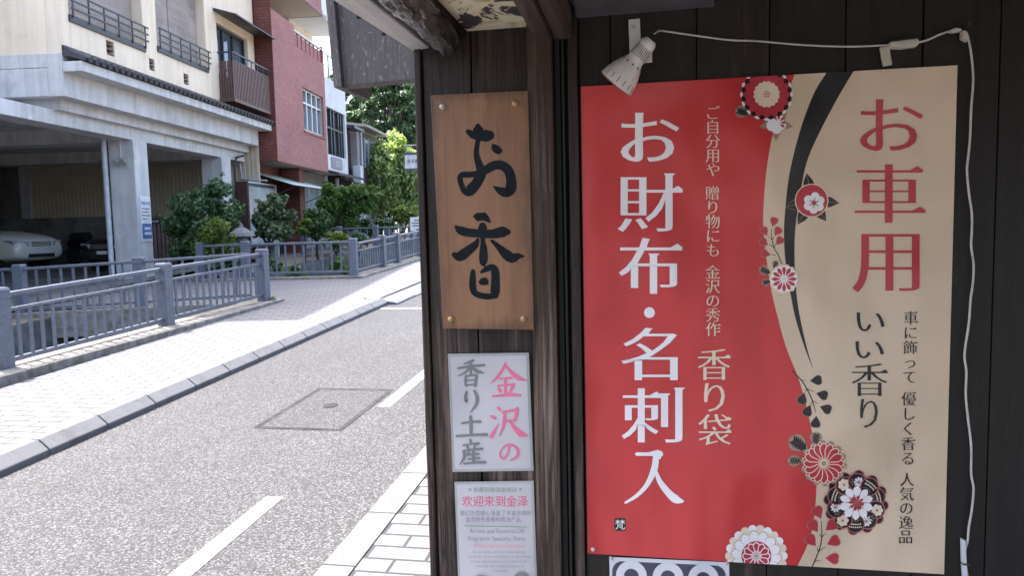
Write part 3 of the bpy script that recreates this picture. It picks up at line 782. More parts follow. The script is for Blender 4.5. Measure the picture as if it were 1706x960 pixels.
# 3 twig with red leaves and small chrysanthemum
mo = Motif()
mo.s('pblack', [(1303, 441, 1.6), (1296, 424, 1.6), (1289, 412, 1.5), (1286, 397, 1.3), (1285, 381, .8)])
for a, b in (((1289, 412), (1281, 407)), ((1286, 399), (1280, 394)), ((1292, 425), (1284, 424)), ((1286, 400), (1290, 394)), ((1290, 413), (1292, 405))): mo.s('pblack', [(*a, 1.2), (*b, .6)], n=2)
for x, y, a in ((1289, 370, -75), (1295, 386, -55), (1298, 402, -50), (1274, 386, -120), (1273, 404, -140), (1276, 423, -170)):
    mo.p('tan', drop(x, y, radians(a), 18.5, 14.5, .1)); mo.p('dred', drop(x, y, radians(a), 17.3, 13, .1))
mo.done('twig_motif')
mo = Motif(); cx, cy = 1306, 465
leaf(mo, 1276, 452, radians(205), 20, 14); leaf(mo, 1278, 470, radians(165), 15, 11); leaf(mo, 1291, 442, radians(-70), 14, 9)
for k in range(14): a = 2*pi*k/14; mo.p('pale', circ(cx+20*cos(a), cy+20*sin(a), 5, 12))
for k in range(14): a = 2*pi*(k+.5)/14; mo.p('white', circ(cx+18*cos(a), cy+18*sin(a), 4.6, 12))
mo.p('white', circ(cx, cy, 19.5))
for k in range(12): mo.p('dred', petal(cx, cy, 2*pi*k/12, 4, 21, 6.4))
mo.p('pale', circ(cx, cy, 3.2, 12)); mo.done('flower_motif')
# 4 black twig
mo = Motif()
mo.s('pblack', [(1320, 618, 2), (1335, 634, 2), (1344, 648, 2), (1353, 667, 1.8), (1359, 688, 1)])
for a, b in (((1335, 634), (1343, 634)), ((1345, 649), (1357, 653)), ((1343, 648), (1342, 654)), ((1354, 668), (1363, 673)), ((1354, 668), (1351, 675))): mo.s('pblack', [(*a, 1.4), (*b, .8)], n=2)
for x, y, a in ((1359, 634, -5), (1369, 658, 15), (1337, 664, 110), (1346, 684, 115), (1375, 681, 20), (1359, 703, 95)):
    mo.p('tan', drop(x, y, radians(a), 23, 17.5, .1)); mo.p('pblack', drop(x, y, radians(a), 21.5, 15.8, .1))
mo.done('twig_motif')
# 5 red chrysanthemum with white outlines
mo = Motif(); cx, cy = 1372, 772
leaf(mo, 1333, 742, radians(215), 34, 24, ribs=6); leaf(mo, 1359, 734, radians(-85), 24, 17); leaf(mo, 1328, 768, radians(180), 26, 16)
for k in range(14): a = 2*pi*(k+.3)/14; mo.p('tan', circ(cx+33*cos(a), cy+33*sin(a), 6, 12))
for r1, of in ((35, .5), (33, 0)):
    for k in range(16):
        a = 2*pi*(k+of)/16; mo.p('pale', petal(cx, cy, a, 3, r1+1.6, 15 if of == 0 else 12.5)); mo.p('dred', petal(cx, cy, a, 6, r1, 11.6 if of == 0 else 9.4))
mo.p('pale', circ(cx, cy, 5.2, 14)); mo.p('tan', circ(cx, cy, 4.1, 14)); mo.done('flower_motif')
# 6 ornate roundel of ten patterned petals
mo = Motif(); cx, cy = 1426, 838
for k in range(12): a = 2*pi*(k+.2)/12; mo.p('pink', circ(cx+45.5*cos(a), cy+45.5*sin(a), 9.5, 14)); mo.p('pblack', circ(cx+46*cos(a), cy+46*sin(a), 7.4, 14))
mo.p('pink', circ(cx, cy, 46)); rr = random.Random(5)
for k in range(10):
    a = 2*pi*k/10-.28; u, v = cos(a), sin(a)
    x, y = cx+35*u, cy+35*v
    mo.p('pink', circ(x, y, 15.6, 18)); mo.p('pink', petal(cx, cy, a, 8, 46, 25))
    mo.p('navy2' if False else 'pblack', circ(x, y, 14, 18)); mo.p('pblack', petal(cx, cy, a, 9, 44, 21))
    if k % 3 == 0:
        for i in range(-3, 4):
            for j in range(2):
                b = a+i*.078; r = 41-5*j; mo.p('pale', circ(cx+r*cos(b), cy+r*sin(b), 1.55, 4, b))
        mo.s('tan', [(cx+28*cos(a-.3), cy+28*sin(a-.3), .7), (cx+31*u, cy+31*v, .7), (cx+28*cos(a+.3), cy+28*sin(a+.3), .7)], n=4)
    elif k % 3 == 1:
        for i in range(7):
            b = 2*pi*i/7; mo.p('pale', petal(x+2*u, y+2*v, b, .5, 10.5, 7))
        mo.p('dred', circ(x+2*u, y+2*v, 1.6, 8))
    else:
        for i in range(9):
            b = 2*pi*i/9+.4; mo.p('white', petal(x-3*v, y+3*u, b, 1, 9, 3.6))
        for i in range(6):
            b = 2*pi*i/6; mo.p('tan', petal(x+6*v, y-6*u, b, 1, 6, 1.6))
        mo.p('pink', circ(x-3*v, y+3*u, 1.8, 8))
    mo.p('white', petal(cx, cy, a, 5, 29, 13 if k % 3 else 11.5))
for k in range(8): mo.p('dred', drop(cx+8*cos(2*pi*k/8+.2), cy+8*sin(2*pi*k/8+.2), 2*pi*k/8+.2, 8.5, 4.6))
mo.done('flower_motif')
# 7 twig at the bottom
mo = Motif()
mo.s('pblack', [(1353, 945, 2.2), (1364, 919, 2), (1369, 896, 1.8), (1368, 869, .9)])
for a, b in (((1364, 919), (1375, 912)), ((1363, 920), (1361, 913)), ((1369, 896), (1375, 889)), ((1369, 896), (1365, 890)), ((1357, 936), (1368, 934))): mo.s('pblack', [(*a, 1.5), (*b, .8)], n=2)
for x, y, a in ((1363, 855, -115), (1356, 878, -125), (1352, 902, -130), (1384, 877, -40), (1388, 903, -25), (1386, 931, 5)):
    mo.p('tan', drop(x, y, radians(a), 26, 20, .12)); mo.p('dred', drop(x, y, radians(a), 24.4, 18.4, .12))
mo.done('twig_motif')
# 8 white chrysanthemum cut by the bottom edge
mo = Motif(); cx, cy = 1260, 927
for k in range(22): a = 2*pi*k/22; mo.p('pale' if k % 2 else 'white', circ(cx+45*cos(a), cy+45*sin(a), 7.2, 12))
mo.p('pale', circ(cx, cy, 44))
for k in range(14): a = 2*pi*(k+.25)/14; mo.p('tan', petal(cx, cy, a, 14, 43, 17.6)); mo.p('white', petal(cx, cy, a, 14, 42, 16.4))
mo.p('dred', circ(cx, cy, 25))
for k in range(12): a = 2*pi*k/12; mo.p('white', petal(cx, cy, a, 3, 24, 12)); mo.p('dred', petal(cx, cy, a, 6, 22, 8.8))
mo.p('pale', circ(cx, cy, 4, 12)); mo.p('tan', circ(cx, cy, 2.6, 10)); mo.done('flower_motif')

# lettering on the poster
art.layer = 4
KW = dict(thin=.013, thick=.018); KWs = dict(thin=.014, thick=.006, serif=1.0)
mb = MB()
for ch, x0, y0, x1, y1 in (('お', 1036, 187, 1130, 270), ('財', 1030, 290, 1133, 387), ('布', 1032, 395, 1132, 491), ('名', 1036, 545, 1127, 635), ('刺', 1037, 646, 1135, 739)):
    glyph_fit(mb, art, ch, x0, y0, x1, y1, **(dict(thin=.006, thick=.022, serif=0) if ch == 'お' else KW))
art.poly(mb, circ(1082, 521, 9))
# the character for "insert", drawn stroke by stroke
art.stroke(mb, [(1061, 757, 6), (1080, 757, 6), (1096, 756, 10), (1100, 757, 10)], n=5); art.poly(mb, [(1084, 753), (1096, 750), (1104, 755), (1100, 766), (1092, 762)])
art.stroke(mb, [(1093, 760, 10), (1090, 782, 11), (1078, 808, 8), (1060, 827, 6), (1042, 838, 4)])
art.stroke(mb, [(1092, 784, 5), (1100, 804, 9), (1115, 823, 12), (1127, 833, 13), (1139, 836, 3)], round_ends=False)
mb.build('lettering', M['white'], poster)
for text, ya, yb in (('ご自分用や', 176, 295), ('贈り物にも', 310, 429), ('金沢の秀作', 442, 561)):
    mb = MB(); column(mb, art, text, 1187, 1188, ya, yb, 25.5, **KWs); mb.build('lettering', M['pale'], poster)
mb = MB()
column(mb, art, '香り袋', 1189, 1191, 581, 745, 58, thin=.012, thick=.010)
mb.build('lettering', M['pale'], poster)
mb = MB()
for ch, x0, y0, x1, y1 in (('お', 1433, 165, 1537, 252), ('車', 1425, 272, 1537, 373), ('用', 1421, 388, 1530, 488)):
    glyph_fit(mb, art, ch, x0, y0, x1, y1, **(dict(thin=.006, thick=.010, serif=0) if ch == 'お' else dict(thin=.017, thick=.013)))
mb.build('lettering', M['dred'], poster)
mb = MB()
for ch, x0, y0, x1, y1 in (('い', 1427, 520, 1473, 553), ('い', 1425, 568, 1472, 598), ('香', 1418, 605, 1478, 661), ('り', 1433, 664, 1462, 714)):
    glyph_fit(mb, art, ch, x0, y0, x1, y1, thin=.016, thick=.006, serif=1 if ch == '香' else 0)
mb.build('lettering', M['pblack'], poster)
for text, xa, xb, ya, yb in (('車に飾って', 1517, 1515, 518, 641), ('優しく香る', 1514, 1512, 653, 777), ('人気の逸品', 1511, 1508, 788, 907)):
    mb = MB(); column(mb, art, text, xa, xb, ya, yb, 25, **KWs); mb.build('lettering', M['pblack'], poster)
mb = MB()
def rrect(x0, y0, x1, y1, r, n=5):
    P = []
    for cx, cy, a in ((x1-r, y0+r, -90), (x1-r, y1-r, 0), (x0+r, y1-r, 90), (x0+r, y0+r, 180)):
        for k in range(n+1): t = radians(a+90*k/n); P.append((cx+r*cos(t), cy+r*sin(t)))
    return P
art.layer = 4
art.poly(mb, rrect(1023.5, 864, 1042.5, 885, 3)); mb.build('seal', M['pblack'], poster)
mb = MB(); glyph_fit(mb, art, '梵', 1025, 866.5, 1041.5, 883, thin=0, thick=0, serif=0); mb.build('seal_mark', M['white'], poster)
def pin(x, y, label, Y=PY, r=.0045, mat='clearpin', name='push_pin'):
    p = onwall(x, y, Y-.004); mb = MB()
    for k, (d, rr_) in enumerate(((.0, r*.6), (-.003, r), (-.006, r*.75), (-.007, r*.3))): pass
    prof = [(.004, r*.55), (.002, r), (-.002, r*.95), (-.0045, r*.6), (-.0052, .0003)]
    mb.tube([(p.x, p.y+d, p.z) for d, _ in prof], [q for _, q in prof], 12)
    return tag(mb.build(name, M[mat], smooth=True), label, 'push pin')
pin(988, 916, 'clear push pin in the bottom left corner of the red poster')

# ================================================================== CEDAR NAME BOARD ON THE PANEL
bd = thing('name_board', 'cedar shop sign board with brushed black characters nailed to the corner panel', 'sign', (-.355, W0-.01, 1.54))
def onb(x, y, Y): p = onwall(x, y, Y); return p
BY = W0-.032
fr_ = [onb(717, 158, BY), onb(880, 150, BY), onb(890, 550, BY), onb(738, 548, BY)]
mb = MB(); mb.hexa([(p.x, BY, p.z) for p in fr_], [(p.x, BY+.024, p.z) for p in fr_]); mb.build('board', M['signwood'], bd, bevel=.0015)
ab = Art(BY-.0004, C2(BY)); mb = MB()
def z1(P): return [(740+x/6, 190+y/6, wd/5.5) for x, y, wd in P]
k2 = 847/150
def z2(P): return [(740+p[0]/k2, 340+p[1]/k2)+((p[2]/k2*1.08,) if len(p) > 2 else ()) for p in P]
ab.stroke(mb, z1([(240, 175, 45), (290, 205, 72), (350, 215, 85), (415, 216, 108), (455, 212, 92)]))
ab.stroke(mb, z1([(338, 120, 50), (340, 150, 92), (342, 205, 78), (340, 250, 48), (325, 340, 46), (325, 420, 55), (352, 510, 72), (372, 580, 92), (330, 680, 92), (255, 765, 100), (205, 768, 60), (170, 700, 50), (158, 645, 50)]))
ab.stroke(mb, z1([(157, 650, 46), (160, 628, 50), (185, 607, 55), (260, 605, 55), (340, 592, 58), (420, 555, 78), (500, 513, 82), (575, 512, 84), (640, 562, 88), (668, 650, 92), (668, 735, 100), (635, 782, 88), (570, 770, 76), (490, 722, 8)]))
ab.poly(mb, [(740+x/6, 190+y/6) for x, y in ((475, 300), (500, 297), (550, 320), (585, 360), (575, 385), (540, 405), (500, 385), (475, 350))])
ab.poly(mb, z2([(270, 115), (300, 85), (385, 78), (415, 110), (440, 165), (430, 178), (365, 152), (310, 162)]))
for S in ([(110, 212, 25), (150, 245, 72), (230, 268, 74), (340, 277, 74), (450, 281, 78), (550, 262, 92), (598, 262, 55)], [(362, 205, 62), (362, 225, 76), (362, 290, 50), (365, 350, 40), (370, 420, 64), (370, 500, 76), (370, 555, 62), (378, 582, 18)],
          [(318, 332, 24), (295, 380, 60), (230, 435, 80), (150, 490, 88), (95, 478, 48)], [(450, 347, 27), (510, 400, 50), (580, 470, 84), (640, 507, 84), (700, 490, 52), (760, 495, 5)],
          [(272, 632, 38), (268, 700, 55), (270, 790, 60), (300, 845, 52), (400, 870, 54), (475, 860, 48)], [(350, 640, 24), (400, 612, 50), (455, 595, 55), (480, 640, 70), (482, 740, 75), (480, 820, 80), (483, 865, 50)]):
    ab.stroke(mb, z2(S))
ab.poly(mb, z2([(322, 735), (345, 700), (390, 688), (415, 715), (418, 755), (380, 765), (340, 760)]))
mb.build('lettering', M['ink'], bd)
for x, y, mt in ((737, 178, 'nail'), (858, 172, 'brass'), (751, 532, 'brass'), (872, 532, 'brass')):
    p = onwall(x, y, BY-.002); mb = MB(); r = .0068
    prof = [(.004, r), (-.001, r), (-.004, r*.8), (-.0055, r*.35), (-.006, .0003)]
    mb.tube([(p.x, p.y+d, p.z) for d, _ in prof], [q for _, q in prof], 14); mb.build('nail', M[mt], bd, smooth=True)

# ================================================================== LAMINATED SHEETS BELOW IT
LY = W0-.010
def sheet(name, label, quad, inset):
    P = [onwall(x, y, LY) for x, y in quad]; c = sum(P, Vector())/4
    t = thing(name, label, 'notice', c)
    mb = MB(); mb.hexa([(p.x, LY, p.z) for p in P], [(p.x, LY+.002, p.z) for p in P]); mb.build('laminate', M['lamedge'], t)
    mb = MB(); Q = [p+(c-p)*0 + Vector((math.copysign(inset, c.x-p.x), 0, math.copysign(inset, c.z-p.z))) for p in P]
    mb.poly([(p.x, LY-.0003, p.z) for p in Q]); mb.build('paper', M['lam'], t); return t
s1 = sheet('laminated_sign', 'laminated white sign with grey and pink brushed characters below the cedar board', [(746, 590), (881, 588), (889, 785), (754, 787)], .006)
al = Art(LY-.0005, C2(LY)); ks = 2.4615
def z3(P): return [(700+x/ks, 570+y/ks, wd/ks) for x, y, wd in P]
mb = MB()
for S in (  # gold
    [(350, 88, 10), (335, 120, 12), (312, 150, 12), (290, 170, 3)], [(350, 95, 10), (375, 125, 16), (405, 148, 20), (438, 158, 4)],
    [(325, 152, 8), (350, 150, 9), (375, 148, 11)], [(318, 180, 8), (350, 177, 8), (385, 174, 12)], [(350, 152, 14), (350, 190, 13), (350, 216, 11)],
    [(322, 190, 9), (330, 203, 14), (333, 208, 4)], [(380, 184, 15), (370, 202, 10), (362, 210, 3)], [(298, 223, 9), (340, 219, 11), (385, 216, 14), (412, 220, 9)],
    # swamp
    [(318, 268, 8), (326, 277, 15), (329, 283, 6)], [(290, 305, 8), (303, 310, 15), (310, 317, 6)], [(292, 388, 16), (303, 370, 13), (322, 335, 3)],
    [(340, 288, 12), (365, 283, 10), (398, 278, 14)], [(347, 290, 13), (343, 340, 13), (325, 385, 5)], [(398, 272, 12), (394, 300, 14), (388, 325, 10)],
    [(345, 326, 10), (368, 322, 9), (390, 320, 11)], [(367, 325, 8), (390, 355, 18), (415, 378, 24), (443, 386, 4)],
    # no
    [(365, 425, 9), (362, 450, 8), (345, 478, 10), (332, 472, 8), (328, 455, 6), (345, 430, 7), (370, 421, 8), (393, 432, 10), (402, 450, 12), (395, 472, 11), (370, 486, 5)]):
    al.stroke(mb, z3(S))
mb.build('lettering', M['lampink'], s1)
mb = MB()
for S in (  # incense
    [(218, 75, 10), (200, 84, 12), (180, 90, 5)], [(155, 108, 8), (205, 100, 10), (262, 95, 11)], [(207, 82, 10), (208, 110, 11), (208, 138, 8)], [(203, 104, 10), (185, 125, 9), (155, 140, 3)],
    [(212, 104, 8), (235, 120, 15), (262, 127, 4)], [(188, 138, 9), (186, 160, 10), (188, 180, 9)], [(186, 142, 7), (210, 137, 8), (230, 137, 11), (228, 160, 11), (226, 180, 10)], [(192, 158, 6), (224, 156, 6)], [(190, 177, 7), (224, 174, 7)],
    # ri
    [(190, 205, 10), (186, 230, 13), (189, 245, 9), (196, 235, 3)], [(222, 200, 9), (233, 225, 14), (230, 255, 12), (205, 290, 4)],
    # earth
    [(172, 333, 9), (210, 328, 10), (245, 326, 12)], [(207, 305, 12), (208, 345, 12), (208, 380, 10)], [(150, 386, 10), (210, 382, 10), (272, 380, 14)],
    # produce
    [(206, 402, 11), (208, 412, 8)], [(178, 424, 8), (210, 418, 8), (240, 416, 11)], [(192, 426, 8), (198, 438, 9)], [(226, 422, 10), (218, 440, 5)], [(176, 447, 8), (215, 441, 8), (255, 438, 11)], [(180, 447, 11), (180, 475, 11), (163, 502, 4)],
    [(200, 452, 10), (188, 470, 4)], [(195, 464, 7), (240, 459, 9)], [(198, 480, 7), (242, 476, 9)], [(218, 447, 10), (218, 470, 10), (218, 495, 9)], [(182, 499, 9), (220, 495, 9), (266, 493, 12)]):
    al.stroke(mb, z3(S))
mb.build('lettering', M['lamgrey'], s1)
s2 = sheet('laminated_leaflet', 'laminated leaflet in Chinese and English at the bottom of the corner panel', [(757, 804), (889, 802), (899, 1090), (768, 1094)], .005)
al = Art(LY-.0005, C2(LY)); mb = MB(); KN = dict(thin=0, thick=0, serif=0)
def star(cx, cy, r): return [(cx+(r if k % 2 == 0 else r*.42)*sin(pi*k/5), cy-(r if k % 2 == 0 else r*.42)*cos(pi*k/5)) for k in range(10)]
al.poly(mb, star(783, 816, 4)); al.poly(mb, star(867, 816, 4))
row(mb, al, '香薰和精油香氛店', 788, 862, 820, 9.2, thin=-.01, thick=.01, serif=0); mb.build('lettering', M['lamgreen'], s2)
mb = MB(); row(mb, al, '欢迎来到金泽', 769, 880, 843, 19.5, thin=-.006, thick=.012, serif=0); mb.build('lettering', M['lampink'], s2)
mb = MB(); row(mb, al, '我们为您精心准备了丰富多样的', 766, 886, 859, 9.6, **KN); row(mb, al, '金泽特色香薰和精油产品。', 775, 876, 869.5, 9.6, **KN)
mb.build('lettering', M['lamtext'], s2); mb = MB(); row(mb, al, 'Aroma and Essential Oil', 782, 873, 888.5, 10.5, **KN); row(mb, al, 'Fragrance Specialty Store', 779, 876, 901, 10.5, **KN)
mb.build('lettering', M['lamtext'], s2); mb = MB()
for k, t_ in enumerate(('At our shop, we have meticulously', 'curated a diverse selection of distinctive', 'aroma and essential oil products that', 'embody the unique essence of', 'Kanazawa.')):
    hw = (45, 53, 49, 40, 13)[k]; row(mb, al, t_, 832-hw+k*.6, 832+hw+k*.6, 922+7.6*k, 6.6, **KN)
mb.build('lettering', M['lamtext'], s2)
mb = MB(); row(mb, al, '– Welcome to Kanazawa', 781, 877, 912.5, 10.5, **KN); mb.build('lettering', M['lamrose'], s2)
mb = MB(); al.poly(mb, [(774, 874.5), (878, 876.5), (878, 878.5), (774, 876.5)]); mb.build('rule', M['lamgreen'], s2)
mb = MB(); al.poly(mb, circ(869, 966, 13)); mb.build('picture', M['lamgrey'], s2); mb = MB()
for x, r in ((795, 6), (801, 7), (807, 6)): al.poly(mb, circ(x, 963, r*.8, 12))
mb.build('picture', M['lamgrey'], s2)

# ================================================================== NUMBER CARD UNDER THE POSTER
NY = W0-.004
P = [onwall(x, y, NY) for x, y in ((1015, 929), (1215, 938), (1215, 1010), (1017, 1004))]
nc = thing('number_card', 'white card with navy field and big white numerals pinned below the poster', 'sign', sum(P, Vector())/4)
mb = MB(); mb.hexa([(p.x, NY, p.z) for p in P], [(p.x, NY+.0015, p.z) for p in P]); mb.build('card', M['plate'], nc)
an = Art(NY-.0004, C2(NY)); mb = MB()
def tiltx(P_): return [(x, y+(x-1015)*.045) for x, y in P_]
an.poly(mb, tiltx(rrect(1020, 935, 1209, 992, 17, 8))); mb.build('field', M['navy'], nc)
mb = MB()
for cx in (1052, 1113, 1172):
    r = 24; arc = [(cx+19*cos(radians(a)), 959+19*sin(radians(a)), 13.5) for a in range(-190, 31, 20)]
    an.stroke(mb, [(x, y+(x-1015)*.045, wd) for x, y, wd in arc + [(cx-4, 978, 13), (cx-18, 988, 13)]], n=4, round_ends=False)
    an.stroke(mb, [(x, y+(x-1015)*.045, wd) for x, y, wd in ((cx-24, 987, 9), (cx+24, 987, 9))], n=2, round_ends=False)
mb.build('lettering', M['plate'], nc)
for x, y, L_ in ((1018, 931, 'left'), (1211, 940, 'right')): pin(x, y, 'small pale pin at the %s top corner of the number card' % L_, NY, .004, 'oldplastic')

# ================================================================== SPOT LAMP, FLEX, CLIPS
lamp = thing('spot_lamp', 'old white bell-shaped spot lamp with rusty rim on a wall bracket', 'lamp', onwall(1058, 70))
b0 = onwall(1047, 32, W0-.004); b1 = onwall(1066, 30, W0-.004); b2 = onwall(1081, 104, W0-.004); b3 = onwall(1049, 80, W0-.004)
mb = MB(); mb.hexa([(b0.x, W0-.004, b0.z), (b1.x, W0-.004, b1.z), (b1.x+.003, W0-.004, 2.095), (b0.x+.002, W0-.004, 2.095)], [(b0.x, W0, b0.z), (b1.x, W0, b1.z), (b1.x+.003, W0, 2.095), (b0.x+.002, W0, 2.095)])
mb.box(b0.x+.008, b1.x+.004, W0-.062, W0-.004, 2.094, 2.098); mb.box(b0.x+.030, b0.x+.048, W0-.004, W0, 2.086, 2.11)
mb.build('bracket', M['enamel'], lamp, bevel=.001)
mb = MB(); c0 = onwall(1055, 44, W0-.005); mb.tube([(c0.x, W0-.003, c0.z), (c0.x, W0-.007, c0.z)], .0045, 12); mb.build('screw', M['oldplastic'], lamp)
LD = .085                                           # lamp axis stands this far off the wall
tip = onwall(1085, 66, W0-LD); mouth = onwall(1026, 139, W0-LD+.022)
ax = (mouth-tip); Ln = ax.length; ax.normalize()
prof = [(-.0, .000), (-.0, .011), (.05, .0155), (.10, .0165), (.40, .0180), (.44, .0175), (.50, .0205), (.60, .0262), (.72, .0318), (.85, .0362), (1.0, .0385)]
sc = Ln
mb = MB(); mb.tube([tip+ax*(t*sc) for t, _ in prof], [r*1.0 if r else .0004 for _, r in prof], 36, cap=False)
inner = list(reversed([(t, r-.0015) for t, r in prof if t >= .5])); n0 = len(mb.v)
mb.tube([tip+ax*(t*sc-.0002) for t, _ in inner], [r for _, r in inner], 36, cap=False)
sh = mb.build('lamp_shade', M['enamel'], lamp, smooth=True)
mb = MB(); ring = []
mb.tube([tip+ax*(sc*.985), tip+ax*(sc*1.004)], [.0384, .0389], 36, cap=False); mb.tube([tip+ax*(sc*1.004), tip+ax*(sc*.985)], [.0372, .0365], 36, cap=False); mb.build('rim', M['rust'], sh, smooth=True)
e1 = ax.cross(Vector((0, 1, 0))).normalized(); e2 = ax.cross(e1)
def on_shade(t, ang, r, lift=.0006): return tip+ax*(t*sc)+(e1*cos(ang)+e2*sin(ang))*(r+lift)
cdir = (CAM-tip).normalized(); ang0 = math.atan2(cdir.dot(e2), cdir.dot(e1))
mb = MB()
def slot(t0, t1, ang, r0, r1, wd):
    h0, h1 = wd/r0/2, wd/r1/2
    mb.poly([on_shade(t0, ang-h0, r0), on_shade(t0, ang+h0, r0), on_shade(t1, ang+h1, r1), on_shade(t1, ang-h1, r1)])
for k in range(-6, 7): slot(.16, .38, ang0+.12+k*.235, .0170, .0179, .0013)
mb.build('vent_slot', M['vent'], sh); mb = MB()
for k in range(16): slot(.82, .93, ang0+.05+k*2*pi/16, .0353, .0374, .0016)
mb.build('vent_slot', M['vent'], sh); mb = MB()
for k in range(10):
    a = ang0-.1+k*2*pi/10; c = on_shade(.52, a, .0215)
    slot(.51, .54, a, .0208, .0226, .0035)
mb.build('vent_slot', M['vent'], sh)
mb = MB(); kn = tip+ax*(sc*.42); mb.tube([kn, (kn.x+.006, W0-.05, kn.z+.004), (b0.x+.016, W0-.045, 2.094)], .006, 10); mb.tube([(b0.x+.012, W0-.06, 2.096), (b0.x+.028, W0-.06, 2.096)], .007, 10); mb.build('swivel', M['oldplastic'], lamp)
flex = thing('power_flex', 'thin white power flex running from the lamp along the wall and down beside the poster', 'cord', onwall(1300, 70))
pts = [(1090, 56, .07), (1098, 51, .05), (1112, 52, .012), (1160, 59, .008), (1215, 66, .008), (1262, 68, .008), (1320, 73, .008), (1370, 76, .008), (1420, 77, .008), (1470, 75, .01), (1488, 74, .012)]
mk = lambda L_: [tuple(onwall(x, y, W0-d)) for x, y, d in L_]
mb = MB(); mb.tube(catmull(mk(pts), 6), .0019, 8)
mb.tube(catmull(mk([(1530, 70, .012), (1545, 66, .01), (1565, 57, .008), (1580, 52, .008), (1592, 49, .008), (1600, 48, .009)]), 6), .0021, 8)
mb.tube(catmull(mk([(1608, 60, .01), (1614, 68, .008), (1618, 90, .008), (1621, 120, .008), (1621, 142, .008), (1618, 180, .008), (1616, 230, .008), (1613, 262, .008), (1611, 284, .008), (1614, 320, .008), (1619, 355, .008), (1619, 385, .008), (1618, 410, .008), (1622, 440, .008), (1621, 470, .008), (1617, 500, .008), (1614, 540, .008), (1607, 590, .008), (1610, 620, .008), (1609, 660, .008), (1613, 700, .008), (1618, 745, .008), (1618, 790, .008), (1622, 815, .008), (1619, 850, .008), (1614, 880, .008), (1612, 902, .008), (1607, 925, .008), (1612, 965, .008), (1614, 1010, .008)]), 5), .0022, 8)
mb.build('cable', M['cord'], flex, smooth=True)
def brick(P, Y0, Y1):
    mb = MB(); q = [onwall(x, y, Y0) for x, y in P]; mb.hexa([(p.x, Y0, p.z) for p in q], [(p.x, Y1, p.z) for p in q]); return mb
brick([(1483, 69), (1530, 63), (1533, 70), (1528, 76), (1505, 79), (1483, 78)], W0-.022, W0-.002).build('inline_switch', M['oldplastic'], flex, bevel=.002)
brick([(1481, 71), (1484, 67), (1530, 61), (1531, 64), (1484, 70)], W0-.0195, W0-.004).build('switch_rocker', M['vent'], flex, bevel=.001)
brick([(1583, 49), (1592, 45), (1602, 46), (1603, 51), (1592, 53), (1584, 53)], W0-.016, W0-.002).build('cord_plug', M['cord'], flex, bevel=.002)
brick([(1605, 49), (1612, 51), (1616, 62), (1614, 68), (1604, 62)], W0-.02, W0-.002).build('cord_plug', M['oldplastic'], flex, bevel=.002)
brick([(1603, 900), (1609, 902), (1611, 940), (1613, 975), (1606, 975), (1604, 940)], W0-.014, W0-.003).build('cord_plug', M['plate'], flex, bevel=.001)
mb = brick([(1466, 78), (1482, 76), (1484, 92), (1487, 107), (1472, 110), (1469, 96)], W0-.008, W0-.001)
tag(mb.build('cord_clip', M['oldplastic'], bevel=.001), 'yellowed plastic strap clip holding the flex above the poster', 'clip')
mb = brick([(1604, 940), (1616, 941), (1616, 944), (1604, 943)], W0-.016, W0-.001); tag(mb.build('cord_clip', M['vent'], bevel=.001), 'dark wire tie fixing the flex low at the right edge', 'clip')
mb = MB(); p = onwall(1607, 46); mb.tube([(p.x, W0, p.z), (p.x, W0-.02, p.z), (p.x, W0-.02, p.z+.006)], .0015, 6); tag(mb.build('wall_hook', M['vent']), 'small dark hook where the flex turns downward', 'hook')

# ================================================================== CANAL RAILINGS
def railing(name, label, P, H=.80, npick=None, skip=(), curb=.16, group='slate blue railings along the canal', middle=True):
    """P: list of post base points; rails and pickets follow the line between posts"""
    t = thing('railing_fence', label, 'railing', P[0], group)
    for k, p in enumerate(P):
        if k in skip: continue
        a = (P[min(k+1, len(P)-1)]-P[max(k-1, 0)]); a.z = 0; a.normalize(); b = Vector((-a.y, a.x, 0))
        mb = MB(lambda x, y, z: p+a*x+b*y+Vector((0, 0, z))); s = .075
        mb.box(-s, s, -s, s, -.05, H-.02); mb.box(-s-.007, s+.007, -s-.007, s+.007, H-.10, H-.075)
        mb.hexa([p+a*x+b*y+Vector((0, 0, H-.02)) for x, y in ((-s-.006, -s-.006), (s+.006, -s-.006), (s+.006, s+.006), (-s-.006, s+.006))], [p+a*x+b*y+Vector((0, 0, H+.012)) for x, y in ((-s+.01, -s+.01), (s-.01, -s+.01), (s-.01, s-.01), (-s+.01, s-.01))])
        mb.build('post', M['fence'], t, bevel=.004)
    for p, q in zip(P, P[1:]):
        top, mid, low, pk = MB(), MB(), MB(), MB()
        d = (q-p).normalized(); a, b = p+d*.07, q-d*.07; Z = lambda h: Vector((0, 0, h))
        top.beam(a+Z(H-.07), b+Z(H-.07), .055, .05); low.beam(a+Z(.12), b+Z(.12), .045, .045)
        if middle: mid.beam(a+Z(H-.225), b+Z(H-.225), .04, .035)
        L = (b-a).length; n = max(2, int(L/(.14 if middle else .19)))
        hd = Vector((d.x, d.y, 0)).normalized(); nn = Vector((-hd.y, hd.x, 0)); ph = H-(.24 if middle else .09)
        for k in range(1, n):
            c = a+(b-a)*k/n
            pk.hexa([c+hd*x+nn*y+Z(.14) for x, y in ((-.019, -.008), (.019, -.008), (.019, .008), (-.019, .008))], [c+hd*x+nn*y+Z(ph) for x, y in ((-.019, -.008), (.019, -.008), (.019, .008), (-.019, .008))])
        top.build('top_rail', M['fence'], t, bevel=.014); low.build('bottom_rail', M['fence'], t, bevel=.005); pk.build('picket_panel', M['fence'], t)
        if middle: mid.build('middle_rail', M['fence'], t, bevel=.005)
    return t
